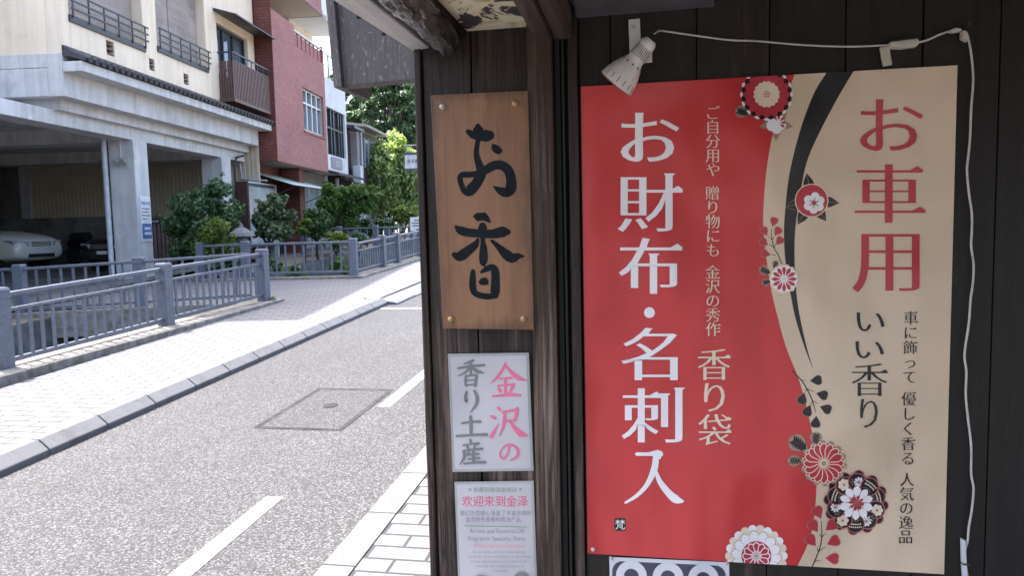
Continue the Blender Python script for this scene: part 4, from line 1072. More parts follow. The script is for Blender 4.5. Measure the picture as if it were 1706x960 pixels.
def coping(P, wl, wr, h0, h1, name='coping'):
    mb = MB()
    for p, q in zip(P, P[1:]):
        d = (q-p); d.z = 0; d.normalize(); n = Vector((-d.y, d.x, 0))
        r = lambda c: [c+n*wl+Vector((0, 0, h0)), c-n*wr+Vector((0, 0, h0)), c-n*(wr-.012)+Vector((0, 0, h1)), c+n*wl+Vector((0, 0, h1))]
        mb.hexa(r(p), r(q))
    return struct(mb.build(name, M['coping'], bevel=.012))
V3 = lambda x, y, h: Vector((x, y, gz(y, h)))
ch = .235
XA = -6.12
PA = [V3(x, y, .12) for x, y in ((-6.52, -1.2), (-6.46, 1.3), (-6.38, 3.75), (-6.30, 6.2), (-6.25, 8.68), (-6.12, 10.98))]
railing('a', 'nearest railing beside the paved footway, ending at the bridge opening', PA, H=.85)
coping([PA[0]+Vector((.1, -2, -.12)), PA[-1]+Vector((0, .24, -.12))], .26, .24, -.2, .152)
bd = Vector((-cos(radians(10)), -sin(radians(10)), 0))
PB = [PA[-1]+bd*.16] + [PA[-1]+bd*x+Vector((0, 0, -.16*x/3.9)) for x in (2.0, 3.95)]
PB += [PB[-1]+bd*2.2]
railing('b', 'railing that runs back from the near end post towards the parking bay', PB, H=.85, skip=(0,), middle=False)
coping([PB[0]+Vector((0, 0, -.12)), PB[-1]+Vector((0, 0, -.12))], .12, .12, -.3, .13)
XC = -6.02; c0 = V3(XC, 14.5, .11)
cdv = Vector((-cos(radians(-4)), sin(radians(-4)), 0)); cdv = Vector((-.9962, -.087, 0))
PC = [c0, c0+cdv*2.33+Vector((0, 0, -.01)), c0+cdv*3.32+Vector((0, 0, -.02))]
railing('c', 'railing across the canal on the far side of the bridge opening', PC, middle=False)
coping([PC[0]+Vector((.1, 0, -.11)), PC[-1]+Vector((0, 0, -.11))], .12, .14, -.2, .143)
PD = [V3(XC-.0, y, .11) for y in (14.5, 16.2, 17.2, 19.1, 21.0, 23.2, 25.4, 27.6)]
PD[0] = PD[0]+Vector((0, .16, 0))
railing('d', 'long railing climbing the street beyond the bridge opening', PD, H=.76, skip=(0,))
coping([c0+Vector((0, -.12, -.11)), PD[-1]+Vector((0, 0, -.11))], .12, .25, -.2, .139)
for k, (y, x0, x1, lb) in enumerate(((21.2, -10.4, -6.9, 'second cross railing of the canal, behind the small planter shrub'), (27.0, -11.2, -7.0, 'farthest cross railing of the canal, under the round bush'))):
    n = 3; PE = [Vector((x0+(x1-x0)*i/n, y, gz(y, .10+.04*k))) for i in range(n+1)]
    railing('e', lb, PE, middle=False)
    coping([p+Vector((0, 0, -.12)) for p in PE], .12, .12, -.3, .118)

# ================================================================== CREAM BUILDING OVER THE PARKING BAY
F1 = Frame((-10.5, 13.8), 6)
cb = thing('apartment_building', 'cream rendered building with tiled pent eave standing on concrete pillars over a parking bay', 'building', F1(0, -1, gz(13.8)))
ZE = 4.98; ZT = 12.4
S0, S1 = -1.9, 6.42
def wallwith(mb, s0, s1, z0, z1, holes, o0, o1):
    """wall slab with rectangular openings"""
    ss = sorted({s0, s1, *[h[0] for h in holes], *[h[1] for h in holes]}); zs = sorted({z0, z1, *[h[2] for h in holes], *[h[3] for h in holes]})
    for a, b in zip(ss, ss[1:]):
        run = None
        for c, d in zip(zs, zs[1:]):
            mid = ((a+b)/2, (c+d)/2); hole = any(h[0] < mid[0] < h[1] and h[2] < mid[1] < h[3] for h in holes)
            if hole:
                if run: mb.box(a, b, o0, o1, *run); run = None
            else: run = (run[0], d) if run else (c, d)
        if run: mb.box(a, b, o0, o1, *run)
W1, W2, W3 = (-1.68, .70, 5.80, 7.6), (1.24, 3.50, 5.93, 7.75), (4.12, 5.98, 5.25, 7.22)
V1 = [(-.62, -.37, 5.33, 5.61), (.87, 1.08, 5.34, 5.59), (2.31, 2.54, 5.31, 5.56)]
mb = MB(F1); wallwith(mb, S0, S1, 5.06, ZT, [W1, W2, W3]+V1, -.30, 0)
mb.box(S0+.002, S0+.3, -8, -.302, 5.06, ZT-.01)
mb.box(S0+.3, S1-.3, -3, -2.9, 5.1, ZT-.02); mb.box(S1-.3, S1-.002, -8, -.302, 5.06, ZT-.01)
mb.build('wall', M['cream_wall'], cb, bevel=.01)
mb = MB(F1); mb.box(S0-.1, S1+.1, -8, .15, ZT, ZT+.3); mb.build('roof', M['tile'], cb)
for (s0, s1, z0, z1) in (W1, W2):
    wn = MB(F1); wn.box(s0-.03, s1+.03, -.26, .035, z0-.13, z0-.001); o = wn.build('window', M['dark'], cb, bevel=.006)
    mb = MB(F1); k = 0; a = s0+.02
    while a < s1-.1:
        b = min(a+.88, s1-.02); mb.box(a, b-.012, -.24+.012*(k % 2), -.22+.012*(k % 2), z0+.01, z1-.01); a = b; k += 1
    mb.build('blind', M['blind'], o)
    mb = MB(F1)
    for h in (.10, .24, .38): mb.box(s0+.01, s1+.12, .0351, .058, z0+h, z0+h+.032)
    n = int((s1-s0)/.42)
    for k in range(n+1): s = s0+.05+(s1-s0-.05)*k/n; mb.box(s-.014, s+.014, .036, .0565, z0-.05, z0+.40)
    mb.build('railing', M['dark'], o)
for (s0, s1, z0, z1) in V1:
    mb = MB(F1); mb.box(s0, s1, -.2, -.16, z0, z1)
    for k in range(3): z = z0+.02+(z1-z0)*k/3; mb.box(s0, s1, -.16, -.02, z, z+.025)
    mb.build('vent_grille', M['brownmetal'], cb)
s0, s1, z0, z1 = W3
wn = MB(F1); wn.box(s0, s1, -.2, -.17, z0, z1); o = wn.build('window', M['bluegl'], cb)
mb = MB(F1)
for s in (s0+.02, s0+(s1-s0)*.30, s0+(s1-s0)*.62, s1-.03): mb.box(s-.025, s+.025, -.17, -.10, z0, z1-.002)
mb.box(s0, s1, -.165, -.105, z1-.07, z1-.003); mb.build('frame', M['dark'], o)
mb = MB(F1); mb.hexa([F1(s0-.15, 0, 7.46), F1(s1+.55, 0, 7.46), F1(s1+.55, .62, 7.33), F1(s0-.15, .62, 7.33)], [F1(s0-.15, 0, 7.54), F1(s1+.55, 0, 7.54), F1(s1+.55, .62, 7.36), F1(s0-.15, .62, 7.36)])
mb.build('hood', M['dark'], cb)
bl = MB(F1); bl.box(s0-.05, s1+.40, 0, .42, 5.18, 5.26); bo = bl.build('balcony', M['brownmetal'], cb)
mb = MB(F1); n = 24
for k in range(n+1): s = s0-.04+(s1-s0+.42)*k/n; mb.box(s-.030, s+.022, .395, .415, 5.26, 6.22)
for k in range(5): o_ = .06+.07*k; mb.box(s1+.375, s1+.395, o_-.022, o_+.022, 5.26, 6.22); mb.box(s0-.045, s0-.025, o_-.022, o_+.022, 5.26, 6.22)
mb.build('slat', M['brownmetal'], bo)
mb = MB(F1); mb.box(s0-.05, s1+.40, .385, .42, 6.42, 6.46); mb.box(s0-.05, s1+.40, .388, .418, 6.225, 6.25); mb.box(s1+.37, s1+.40, 0, .385, 6.42, 6.46); mb.box(s0-.05, s0-.02, 0, .385, 6.42, 6.46)
for k in range(7): s = s0-.04+(s1-s0+.42)*k/6; mb.box(s-.012, s+.012, .392, .414, 6.25, 6.42)
mb.build('top_rail', M['dark'], bo)
# pent eave: tile course, round tile ends, white fascia
mb = MB(F1); mb.hexa([F1(S0-.05, 0, 5.02), F1(S1+.35, 0, 5.02), F1(S1+.35, .42, 4.90), F1(S0-.05, .42, 4.90)], [F1(S0-.05, 0, 5.16), F1(S1+.35, 0, 5.16), F1(S1+.35, .42, 4.96), F1(S0-.05, .42, 4.96)])
mb.box(S0-.05, S1+.34, -.001+.002, .05, 5.10, 5.19)
for k in range(44):
    s = S0+.06+k*.195
    mb.tube([F1(s, .02, 5.15), F1(s, .44, 4.955)], .052, 10); mb.tube([F1(s, .44, 4.955), F1(s, .465, 4.944)], .062, 12)
mb.build('pent_roof', M['tile'], cb)
mb = MB(F1); mb.box(S0-.06, S1+.30, .0, .37, 4.72, 4.90); mb.build('fascia', M['conc'], cb, bevel=.01)
mb = MB(F1); mb.box(S0-.055, S1, -.30, -.003, 4.29, 5.058); mb.box(S0-.05, S0+.24, -8, -.302, 4.30, 4.80); mb.box(S0-.04, S0+.24, -8, -.302, 4.81, 5.058); mb.build('edge_beam', M['conc'], cb, bevel=.012)
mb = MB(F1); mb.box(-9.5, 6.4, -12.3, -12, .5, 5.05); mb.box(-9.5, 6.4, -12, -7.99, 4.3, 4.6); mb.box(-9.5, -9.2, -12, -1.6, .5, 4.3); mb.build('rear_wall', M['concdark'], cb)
mb = MB(F1); mb.box(S0+.25, S1-.02, -8, -.302, 4.10, 4.60); mb.box(S0-6, S1-.02, -.95, -.45, 3.84, 4.11)
for s in (1.02, 5.15): mb.box(s-.28, s+.28, -8, -.96, 3.80, 4.11)
mb.box(S0-6, S0+.2, -8, -.96, 4.0, 4.12)
mb.build('ceiling_beam', M['conc'], cb, bevel=.01)
PZ = 1.0
for s in (1.03, 5.16):
    mb = MB(F1); mb.box(s-.27, s+.27, -1.0, -.42, .5, 3.845); mb.build('pillar', M['conc'], cb, bevel=.015)
pp = [F1(.56, -1.06, z) for z in (.8, 3.86)]
mb = MB(F1); mb.tube([F1(.60, -.99+.0, .8), F1(.60, -.99, 3.84)], .055, 12)
for z in (1.75, 2.9, 3.6): mb.tube([F1(.60, -.99, z), F1(.60, -.99, z+.03)], .062, 12)
dp = mb.build('downpipe', M['pvc'], cb, smooth=True)
mb = MB(F1); x = .73; mb.tube([F1(x, -.70, 3.83), F1(x, -.70, 3.44)], .012, 8); mb.box(x-.02, x+.02, -.76, -.62, 3.36, 3.44); mb.tube([F1(x, -.78, 3.40), F1(x-.10, -.78, 3.33)], [.03, .07], 14); mb.tube([F1(x, -.60, 3.40), F1(x-.10, -.60, 3.33)], [.03, .07], 14); mb.build('flood_lamp', M['alum'], cb, smooth=True)
mb = MB(F1); mb.tube([F1(5.62, -.40, z) for z in (.9, 3.7)]+[F1(5.66, -.35, 3.9), F1(6.0, -.3, 3.98)], .03, 8); mb.build('drain_pipe', M['dark'], cb, smooth=True)
# recessed wing to the left
mb = MB(F1); mb.box(-9, S0-.002+.0, -8, -1.50, 5.06, 6.6); mb.build('wing_wall', M['cream_wall'], cb)
mb = MB(F1); mb.box(-9, S0-.05, -8, -1.46, 4.3, 4.8); mb.box(-9, S0-.05, -8, -1.47, 4.81, 5.058); mb.build('wing_beam', M['conc'], cb, bevel=.01)
mb = MB(F1); mb.box(-9, S0-.06, -8, -1.42, 6.6, 6.75); mb.build('wing_roof', M['tile'], cb)
# parking bay floor and rear walls
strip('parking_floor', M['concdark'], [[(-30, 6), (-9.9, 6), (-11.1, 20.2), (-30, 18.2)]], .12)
cw = thing('corrugated_wall', 'beige ribbed steel wall on a grimy concrete base behind the parking bay', 'wall', F1(6.5, -3, gz(20)))
mb = MB(F1); mb.box(6.46, 6.52, -7.2, -.05, 2.35, 5.05); x = -7.16
while x < -.1: mb.box(6.443, 6.46, x, x+.06, 2.36, 5.04); x += .13
mb.box(6.461, 6.519, -.94, -.05, 1.56, 2.349); x = -.92
while x < -.1: mb.box(6.443, 6.46, x, x+.06, 1.56, 2.36); x += .13
mb.build('ribbed_sheet', M['corr'], cw)
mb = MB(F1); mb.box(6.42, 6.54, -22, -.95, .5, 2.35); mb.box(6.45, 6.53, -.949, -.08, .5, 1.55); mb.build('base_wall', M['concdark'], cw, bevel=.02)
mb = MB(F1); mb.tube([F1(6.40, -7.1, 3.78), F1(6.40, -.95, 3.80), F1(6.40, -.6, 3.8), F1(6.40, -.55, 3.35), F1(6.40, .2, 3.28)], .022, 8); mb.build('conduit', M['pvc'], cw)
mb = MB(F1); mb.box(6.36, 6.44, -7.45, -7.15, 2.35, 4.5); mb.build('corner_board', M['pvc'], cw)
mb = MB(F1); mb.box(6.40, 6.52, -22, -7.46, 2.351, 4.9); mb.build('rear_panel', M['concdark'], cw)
bk = thing('shutter_door', 'grey roller shutter with dark steel post at the back of the parking bay', 'shutter', F1(5.5, -12, gz(18.5)))
mb = MB(F1); mb.box(5.95, 6.0, -14, -8.55, .9, 3.9)
for k in range(18): z = 1.9+.11*k; mb.box(5.93, 5.949, -14, -8.57, z, z+.07)
mb.build('shutter', M['alum'], bk)
mb = MB(F1); mb.box(5.8, 6.05, -8.54, -8.2, .9, 4.1); mb.box(5.8, 6.05, -14, -8.545, 3.91, 4.1); mb.build('steel_frame', M['dark'], bk)

# sign on the pillar
sg = thing('pillar_sign', 'white and blue parking notice with small print fixed to the concrete pillar', 'sign', F1(1.15, -.41, 2.2))
mb = MB(F1); mb.box(.86, 1.26, -.418, -.40, 1.62, 2.62); mb.build('panel', M['whitep'], sg)
mb = MB(F1); mb.box(.875, 1.245, -.3995, -.398, 1.68, 2.02); mb.build('blue_band', M['bluep'], sg)
class FArt:
    def __init__(self, fr, o): self.fr = fr; self.o = o; self.layer = 0; self.step = .0006
def fac_text(fr, o, text, s0, s1, zb, size, mat, parent, kw=dict(thin=0, thick=.01, serif=0)):
    mb = MB(fr); n = len(text)
    for k, c in enumerate(text):
        Wp, Fc, _ = ming(c, **kw); i = mb.pts([fr(s0+(s1-s0)*(k+u)/n, o, zb+v*size) for u, v in Wp])
        for f in Fc: mb.face([i[q] for q in f])
    return mb.build('lettering', mat, parent)
fac_text(F1, -.3985, '月極駐車場', .88, 1.24, 2.44, .085, M['bluep'], sg)
mb = MB(F1)
for k, (a, b) in enumerate(((.90, 1.20), (.90, 1.14), (.90, 1.22), (.90, 1.10))): z = 2.34-.075*k; mb.box(a, b, -.3995, -.3985, z, z+.018)
mb.build('small_print', M['navy'], sg)
mb = MB(F1)
for k, (a, b) in enumerate(((.96, 1.22), (.96, 1.20))): mb.box(a, b, -.3975, -.397, 1.77+.11*k, 1.83+.11*k)
mb.build('small_print', M['whitep'], sg)

# parked cars
def car(name, label, loc, rz, paint, L=4.3, Wd=1.70, Hh=1.45, S=1.0):
    t = thing(name, label, 'car', loc); R = Matrix.Rotation(rz, 3, 'Z'); lc = Vector(loc)
    R = R*S; fr = lambda x, y, z: lc+R @ Vector((x, y, z))
    # body: sections along the length (x forward)
    secs = [(2.15, .36, .66, .66, .25), (2.10, .26, .82, .78, .22), (1.75, .22, .93, .84, .20), (1.3, .20, 1.0, .85, .19), (.85, .20, 1.05, .85, .18), (.0, .20, 1.04, .85, .18), (-1.2, .20, 1.04, .85, .18), (-1.8, .24, .98, .83, .2), (-2.1, .34, .86, .74, .24)]
    mb = MB(fr); rings = []
    for x, zb, zt, hw, r in secs:
        pr = [(-hw*.86, zb), (-hw, zb+.14), (-hw, zb+(zt-zb)*.55), (-hw*.94, zt-.06), (-hw*.72, zt), (0, zt+.025), (hw*.72, zt), (hw*.94, zt-.06), (hw, zb+(zt-zb)*.55), (hw, zb+.14), (hw*.86, zb)]
        rings.append(mb.pts([fr(x, y, z) for y, z in pr]))
    for A_, B_ in zip(rings, rings[1:]):
        for j in range(len(A_)-1): mb.face([A_[j], A_[j+1], B_[j+1], B_[j]])
        mb.face([A_[-1], A_[0], B_[0], B_[-1]])
    mb.face(rings[0]); mb.face(rings[-1][::-1])
    body = mb.build('body', paint, t, smooth=True); sub = body.modifiers.new('round', 'SUBSURF'); sub.levels = 2; sub.render_levels = 2
    cab = [(.98, 1.02, .96, .76), (.38, 1.40, .96, .66), (-.9, Hh, .92, .64), (-1.25, Hh-.06, .92, .64), (-1.95, .96, .92, .72)]
    mb = MB(fr); rings = []
    for x, zt, zb, hw in cab: rings.append(mb.pts([fr(x, y, z) for y, z in ((-hw*1.12, zb), (-hw, zt-.03), (-hw*.8, zt+.02), (hw*.8, zt+.02), (hw, zt-.03), (hw*1.12, zb))]))
    for A_, B_ in zip(rings, rings[1:]):
        for j in range(5): mb.face([A_[j], A_[j+1], B_[j+1], B_[j]])
    mb.face(rings[0]); mb.face(rings[-1][::-1]); mb.build('cabin_glass', M['glass'], t, smooth=True)
    mb = MB(fr); mb.hexa([fr(.22, y, z) for y, z in ((-.60, 1.365), (.60, 1.365), (.60, 1.40), (-.60, 1.40))], [fr(-1.2, y, z) for y, z in ((-.58, Hh-.04), (.58, Hh-.04), (.58, Hh+.03), (-.58, Hh+.03))]); mb.build('roof', paint, t, bevel=.02)
    for sy in (-1, 1):
        mb = MB(fr); y0, y1 = sorted((sy*.40, sy*.76))
        P0 = [fr(2.20-.10*abs(y)-(.09 if abs(y) > .5 else 0), y, z) for y, z in ((sy*.38, .63), (sy*.74, .64), (sy*.79, .78), (sy*.40, .75))]
        mb.hexa(P0, [p+R @ Vector((-.25, 0, .02)) for p in P0]); mb.build('headlight', M['lens'], t, bevel=.01)
        for wx in (1.35, -1.30):
            w_ = thing_part = MB(fr); w_.tube([(lc+R @ Vector((wx, sy*.84, .30))), (lc+R @ Vector((wx, sy*.66, .30)))], .305, 24)
            wo = w_.build('wheel', M['tyre'], t, bevel=.02)
            mb = MB(fr); c = lc+R @ Vector((wx, sy*.845, .30)); mb.tube([c, lc+R @ Vector((wx, sy*.80, .30))], .2, 20)
            for k in range(5):
                a = 2*pi*k/5; mb.beam(c+R @ Vector((.05*cos(a), sy*.006, .05*sin(a))), c+R @ Vector((.19*cos(a), sy*.006, .19*sin(a))), .012, .05)
            mb.build('rim', M['alum'], wo)
    mb = MB(fr); 
    for k in range(4): mb.beam(fr(2.135, -.32, .64+.034*k), fr(2.135, .32, .64+.034*k), .05, .016)
    mb.build('grille', M['chrome'], t)
    mb = MB(fr); mb.box(2.10, 2.145, -.42, .42, .34, .44); mb.build('bumper_intake', M['tyre'], t, bevel=.01)
    mb = MB(fr); mb.box(2.14, 2.16, -.165, .165, .47, .56); mb.build('number_plate', M['whitep'], t)
    return t
car('parked_car', 'pearl white sedan parked nose outwards in the shaded bay', (-17.7, 16.75, gz(16.75, .125)), 0, M['carwhite'])
car('parked_car', 'dark car half hidden behind the concrete pillar', (-12.75, 17.3, gz(17.3, .125)), radians(-90), M['cardark'], Hh=1.6, S=.84)
# scooter between them
sc_ = thing('motor_scooter', 'dark motor scooter standing between the white sedan and the wall', 'scooter', (-15.6, 18.6, gz(18.6, .12)))
def T(x, y, z): return Vector((-15.6, 18.6, gz(18.6, .12)))+Vector((x, y, z))
for x in (-.6, .6):
    mb = MB(); mb.tube([T(x, -.05, .25), T(x, .05, .25)], .25, 20); mb.build('wheel', M['tyre'], sc_, bevel=.02)
mb = MB(); mb.tube([T(-.7, 0, .55), T(-.3, 0, .62), T(.1, 0, .35), T(.42, 0, .4), T(.55, 0, .9)], [.14, .2, .16, .14, .09], 12); mb.build('body', M['cardark'], sc_, smooth=True)
mb = MB(); mb.tube([T(-.65, 0, .74), T(-.1, 0, .76)], [.13, .15], 12); mb.build('seat', M['tyre'], sc_, smooth=True)
mb = MB(); mb.tube([T(.5, -.32, 1.0), T(.55, 0, .95), T(.5, .32, 1.0)], .02, 8); mb.tube([T(.5, -.3, 1.0), T(.5, -.36, 1.2)], .012, 6); mb.build('handlebar', M['chrome'], sc_, smooth=True)
# dark board gate right of the pillar
gt = thing('board_gate', 'dark red-brown board gate with thin cap rail beside the concrete pillar', 'gate', F1(2.2, -.7, gz(16)))
mb = MB(F1)
for k in range(9): s = 1.34+k*.17; mb.box(s, s+.13, -.75, -.72, .9, 2.06-(.03 if k % 3 == 1 else 0))
mb.build('board', M['gate'], gt); mb = MB(F1); mb.box(1.31, 2.9, -.82, -.66, 2.06, 2.10); mb.build('cap_rail', M['stone'], gt); mb = MB(F1); mb.box(1.31, 2.9, -.86, -.83, .9, 2.05); mb.build('back_panel', M['black'], gt)

# ================================================================== RED BUILDING
F2 = Frame((-10.68, 20.345), 6, 1.038)
rb = thing('brick_building', 'red building with brick-tiled side, rendered overhanging front and a recessed balcony', 'building', F2(2, -3, gz(20)))
ZB = 3.78; SR = 4.42
mb = MB(F2); wallwith(mb, 0.0, SR, ZB, 7.40, [(2.25, 4.18, 4.93, 6.26)], -.30, 0); mb.box(0, 1.75, -.30, -.001, 7.40, 8.0); mb.build('front_wall', M['redrender'], rb)
mb = MB(F2); mb.box(-.012, -.001, -8, -.0, ZB, 13); mb.box(0, .3, -8, -.302, ZB, 13); mb.build('side_wall', M['redtile'], rb)
mb = MB(F2); mb.box(.31, SR, -8, -1.6, 7.3, 12.5); mb.build('upper_wall', M['redtrim'], rb)
mb = MB(F2); mb.box(.0, SR+.5, -8, .0, 9.02, 9.1); mb.build('upper_soffit', M['beige'], rb)
mb = MB(F2); mb.box(.0, SR+.05, -.02, .01, 9.02, 9.2); mb.box(0, SR+.04, -8, -.02, 9.1, 9.2); mb.build('upper_trim', M['redtrim'], rb)
mb = MB(F2); mb.box(.0, SR, -.3, 0, 9.2, 13); mb.build('upper_front_wall', M['redrender'], rb)
mb = MB(F2); mb.box(.3, SR, -8, -.305, ZB+.01, ZB+.15); mb.box(.3, SR, -2, -.305, 7.2, 7.3); mb.build('floor_slab', M['concdark'], rb)
bl = MB(F2); bl.box(1.76, SR, -.10, -.04, 7.86, 7.92); bo = bl.build('balcony_rail', M['whitewall'], rb)
mb = MB(F2)
for k in range(8): s = 1.80+(SR-1.84)*k/7; mb.box(s-.018, s+.018, -.09, -.05, 7.40, 7.86)
mb.box(SR-.06, SR, -.12, -.03, 7.40, 7.98); mb.box(1.8, SR-.06, -.075, -.065, 7.45, 7.8); mb.build('baluster', M['redtrim'], bo)
wn = MB(F2); wn.box(2.25, 4.18, -.16, -.14, 4.93, 6.26); o = wn.build('window', M['bluegl'], rb)
mb = MB(F2)
for s in (2.27, 2.75, 3.22, 3.68, 4.15): mb.box(s-.035, s+.035, -.14, -.07, 4.932, 6.258)
for z in (4.965, 5.82, 6.23): mb.box(2.252, 4.178, -.137, -.075, z-.03, z+.03)
mb.build('frame', M['alum'], o)
mb = MB(F2); mb.box(2.2, 4.23, -.02, .03, 4.86, 4.925); mb.build('sill', M['redtrim'], rb)
mb = MB(F2); mb.box(-.55, -.013, -1.35, -.55, 6.05, 6.42); mb.build('duct_hood', M['redtrim'], rb, bevel=.02)
# ground floor
mb = MB(F2); mb.box(.0, SR, -8, -1.0, .6, ZB); mb.build('ground_wall', M['redtile'], rb)
mb = MB(F2); mb.box(2.55, 3.0, -.95, -.35, .6, ZB-.01); mb.build('brick_pier', M['redtile'], rb, bevel=.008)
mb = MB(F2); mb.box(1.6, 2.5, -.995, -.93, .9, 3.2); mb.build('shop_door', M['dark'], rb); 
mb = MB(F2); mb.box(3.05, 4.3, -.995, -.93, 1.2, 3.3); o = mb.build('shop_window', M['palegl'], rb)
mb = MB(F2)
for s in (3.1, 3.68, 4.27): mb.box(s-.03, s+.03, -.93, -.88, 1.2, 3.3)
mb.build('frame', M['alum'], o)
dc = thing('display_case', 'tall glazed notice case with pale panel in front of the red shop', 'display case', F2(.3, -.5, gz(20)))
mb = MB(F2); mb.box(-.95, 1.0, -.78, -.52, 1.35, 3.12); mb.build('case_body', M['dark'], dc, bevel=.01)
mb = MB(F2); mb.box(-.88, .93, -.519, -.51, 1.42, 3.04); mb.build('glass_pane', M['palegl'], dc)
mb = MB(F2); mb.box(.94, 1.04, -.80, -.50, 1.0, 3.16); mb.box(-.89, .93, -.80, -.50, 3.125, 3.17); mb.build('frame', M['alum'], dc)
aw = MB(F2); aw.hexa([F2(.55, -.99, 3.52), F2(3.9, -.99, 3.52), F2(3.9, .28, 3.10), F2(.55, .28, 3.10)], [F2(.55, -.99, 3.54), F2(3.9, -.99, 3.54), F2(3.9, .28, 3.125), F2(.55, .28, 3.125)])
ao = aw.build('awning', M['awn'], rb)
mb = MB(F2)
for s in (.6, 3.85): mb.tube([F2(s, -.98, 2.6), F2(s, .26, 3.09)], .015, 6)
mb.tube([F2(.55, .28, 3.11), F2(3.9, .28, 3.11)], .02, 6); mb.build('awning_arm', M['dark'], ao)

mb = MB(F2); mb.box(-.99, -.895, -.80, -.50, 1.0, 3.16); mb.build('end_panel', M['gate'], dc)

# ================================================================== WHITE BUILDING
wb = thing('white_building', 'white panelled shop building with tall dark-framed windows beyond the red one', 'building', F2(6, -3, gz(25)))
mb = MB(F2); wallwith(mb, 4.55, 6.9, 3.85, 7.05, [(4.62, 6.72, 4.42, 6.05)], -.3, -.05); mb.box(4.55, 6.9, -8, -.302, 3.85, 7.0); mb.build('wall', M['whitewall'], wb)
wn = MB(F2); wn.box(4.62, 6.72, -.25, -.22, 4.42, 6.05); o = wn.build('window', M['bluegl'], wb)
mb = MB(F2)
for s in (4.64, 5.3, 5.62, 6.15, 6.45, 6.70): mb.box(s-.045, s+.045, -.22, -.12, 4.422, 6.048)
mb.box(4.62, 6.72, -.215, -.125, 5.35, 5.42); mb.build('frame', M['darkframe'], o)
mb = MB(F2); mb.box(4.55, 6.9, -8, -.1, 9.151, 13); mb.build('upper_front_wall', M['whitewall'], wb)
mb = MB(F2); mb.box(4.55, 6.9, -8, -1.2, 7.06, 9.0); mb.build('upper_wall', M['cream_wall'], wb)
mb = MB(F2); mb.box(4.55, 6.9, -.12, -.06, 7.85, 7.91); mb.box(4.55, 6.9, -.11, -.07, 7.45, 7.48)
for k in range(5): s = 4.6+.56*k; mb.box(s-.02, s+.02, -.115, -.065, 7.05, 7.85)
mb.build('balcony_rail', M['alum'], wb)
mb = MB(F2); mb.box(4.5, 6.95, -8, -.0, 9.0, 9.15); mb.build('upper_slab', M['whitewall'], wb)
mb = MB(F2); mb.hexa([F2(4.5, -.3, 3.84), F2(7.6, -.3, 3.84), F2(7.6, .35, 3.68), F2(4.5, .35, 3.68)], [F2(4.5, -.3, 3.95), F2(7.6, -.3, 3.95), F2(7.6, .35, 3.76), F2(4.5, .35, 3.76)]); mb.build('canopy', M['dark'], wb)
mb = MB(F2); mb.box(4.9, 6.05, -.05, .0, 3.98, 4.36); so_ = mb.build('shop_sign', M['grey_wall'], wb)
fac_text(F2, .004, 'KSI', 5.35, 5.85, 4.05, .30, M['whitep'], so_)
mb = MB(F2); mb.box(4.55, 7.4, -6, -.9, .9, 3.83); mb.build('ground_wall', M['grey_wall'], wb)
mb = MB(F2); mb.box(4.7, 5.9, -.899, -.88, 1.3, 3.4); mb.build('shop_window', M['palegl'], wb)
mb = MB(F2)
for s in (5.0, 6.3): mb.box(s-.05, s+.05, -.35, -.25, .9, 3.7)
mb.build('canopy_post', M['pvc'], wb)
# old timber house and neighbours further up
th_ = thing('timber_house', 'old dark clapboard house with sliding lattice between white and grey houses', 'house', F2(7.6, -3, gz(27)))
mb = MB(F2); mb.box(6.95, 8.15, -7, -.35, 1.0, 5.75); mb.build('wall', M['brownwall'], th_)
mb = MB(F2)
for k in range(9): z = 4.0+.19*k; mb.box(6.97, 8.13, -.35, -.31, z, z+.03)
for k in range(4): s = 7.05+.33*k; mb.box(s, s+.05, -.309, -.28, 3.9, 5.6)
mb.build('lattice', M['gate'], th_)
mb = MB(F2); mb.hexa([F2(6.92, -7, 6.3), F2(8.25, -7, 6.3), F2(8.25, .25, 5.6), F2(6.92, .25, 5.6)], [F2(6.92, -7, 6.4), F2(8.25, -7, 6.4), F2(8.25, .25, 5.7), F2(6.92, .25, 5.7)]); mb.hexa([F2(6.92, -.6, 3.7), F2(8.2, -.6, 3.7), F2(8.2, .2, 3.5), F2(6.92, .2, 3.5)], [F2(6.92, -.6, 3.78), F2(8.2, -.6, 3.78), F2(8.2, .2, 3.58), F2(6.92, .2, 3.58)]); mb.build('roof', M['tile'], th_)
mb = MB(F2); mb.box(8.0, 8.3, -.2, .12, 3.6, 4.3); mb.build('aircon_unit', M['whitewall'], th_, bevel=.02)
wh = thing('grey_house', 'grey plaster house with tin eave and tall narrow windows behind the weeping tree', 'house', F2(9.5, -3, gz(29)))
mb = MB(F2); mb.box(8.4, 11.6, -8, -.1, 1.1, 5.85); mb.build('wall', M['grey_wall'], wh)
mb = MB(F2); mb.box(8.85, 11.58, -.099, -.05, 3.2, 5.7); mb.build('cladding', M['brownwall'], wh)
for s in (9.2, 10.0, 10.8):
    mb = MB(F2); mb.box(s, s+.5, -.05, -.02, 4.35, 5.45); o = mb.build('window', M['bluegl'], wh)
    mb = MB(F2); mb.box(s-.03, s+.02, -.05, 0, 4.3, 5.5); mb.box(s+.5, s+.55, -.05, 0, 4.3, 5.5); mb.build('frame', M['alum'], o)
mb = MB(F2); mb.hexa([F2(8.3, -8, 6.9), F2(11.8, -8, 6.9), F2(11.8, .35, 5.82), F2(8.3, .35, 5.82)], [F2(8.3, -8, 7.0), F2(11.8, -8, 7.0), F2(11.8, .35, 5.92), F2(8.3, .35, 5.92)]); mb.build('roof', M['grey_wall'], wh)
mb = MB(F2); mb.tube([F2(8.75, -.02, 1.2), F2(8.75, -.02, 5.8)], .04, 8); mb.build('downpipe', M['pvc'], wh)
wv = thing('white_house', 'plain white gabled house seen above the timber house roof', 'house', F2(8.5, -6, gz(29)))
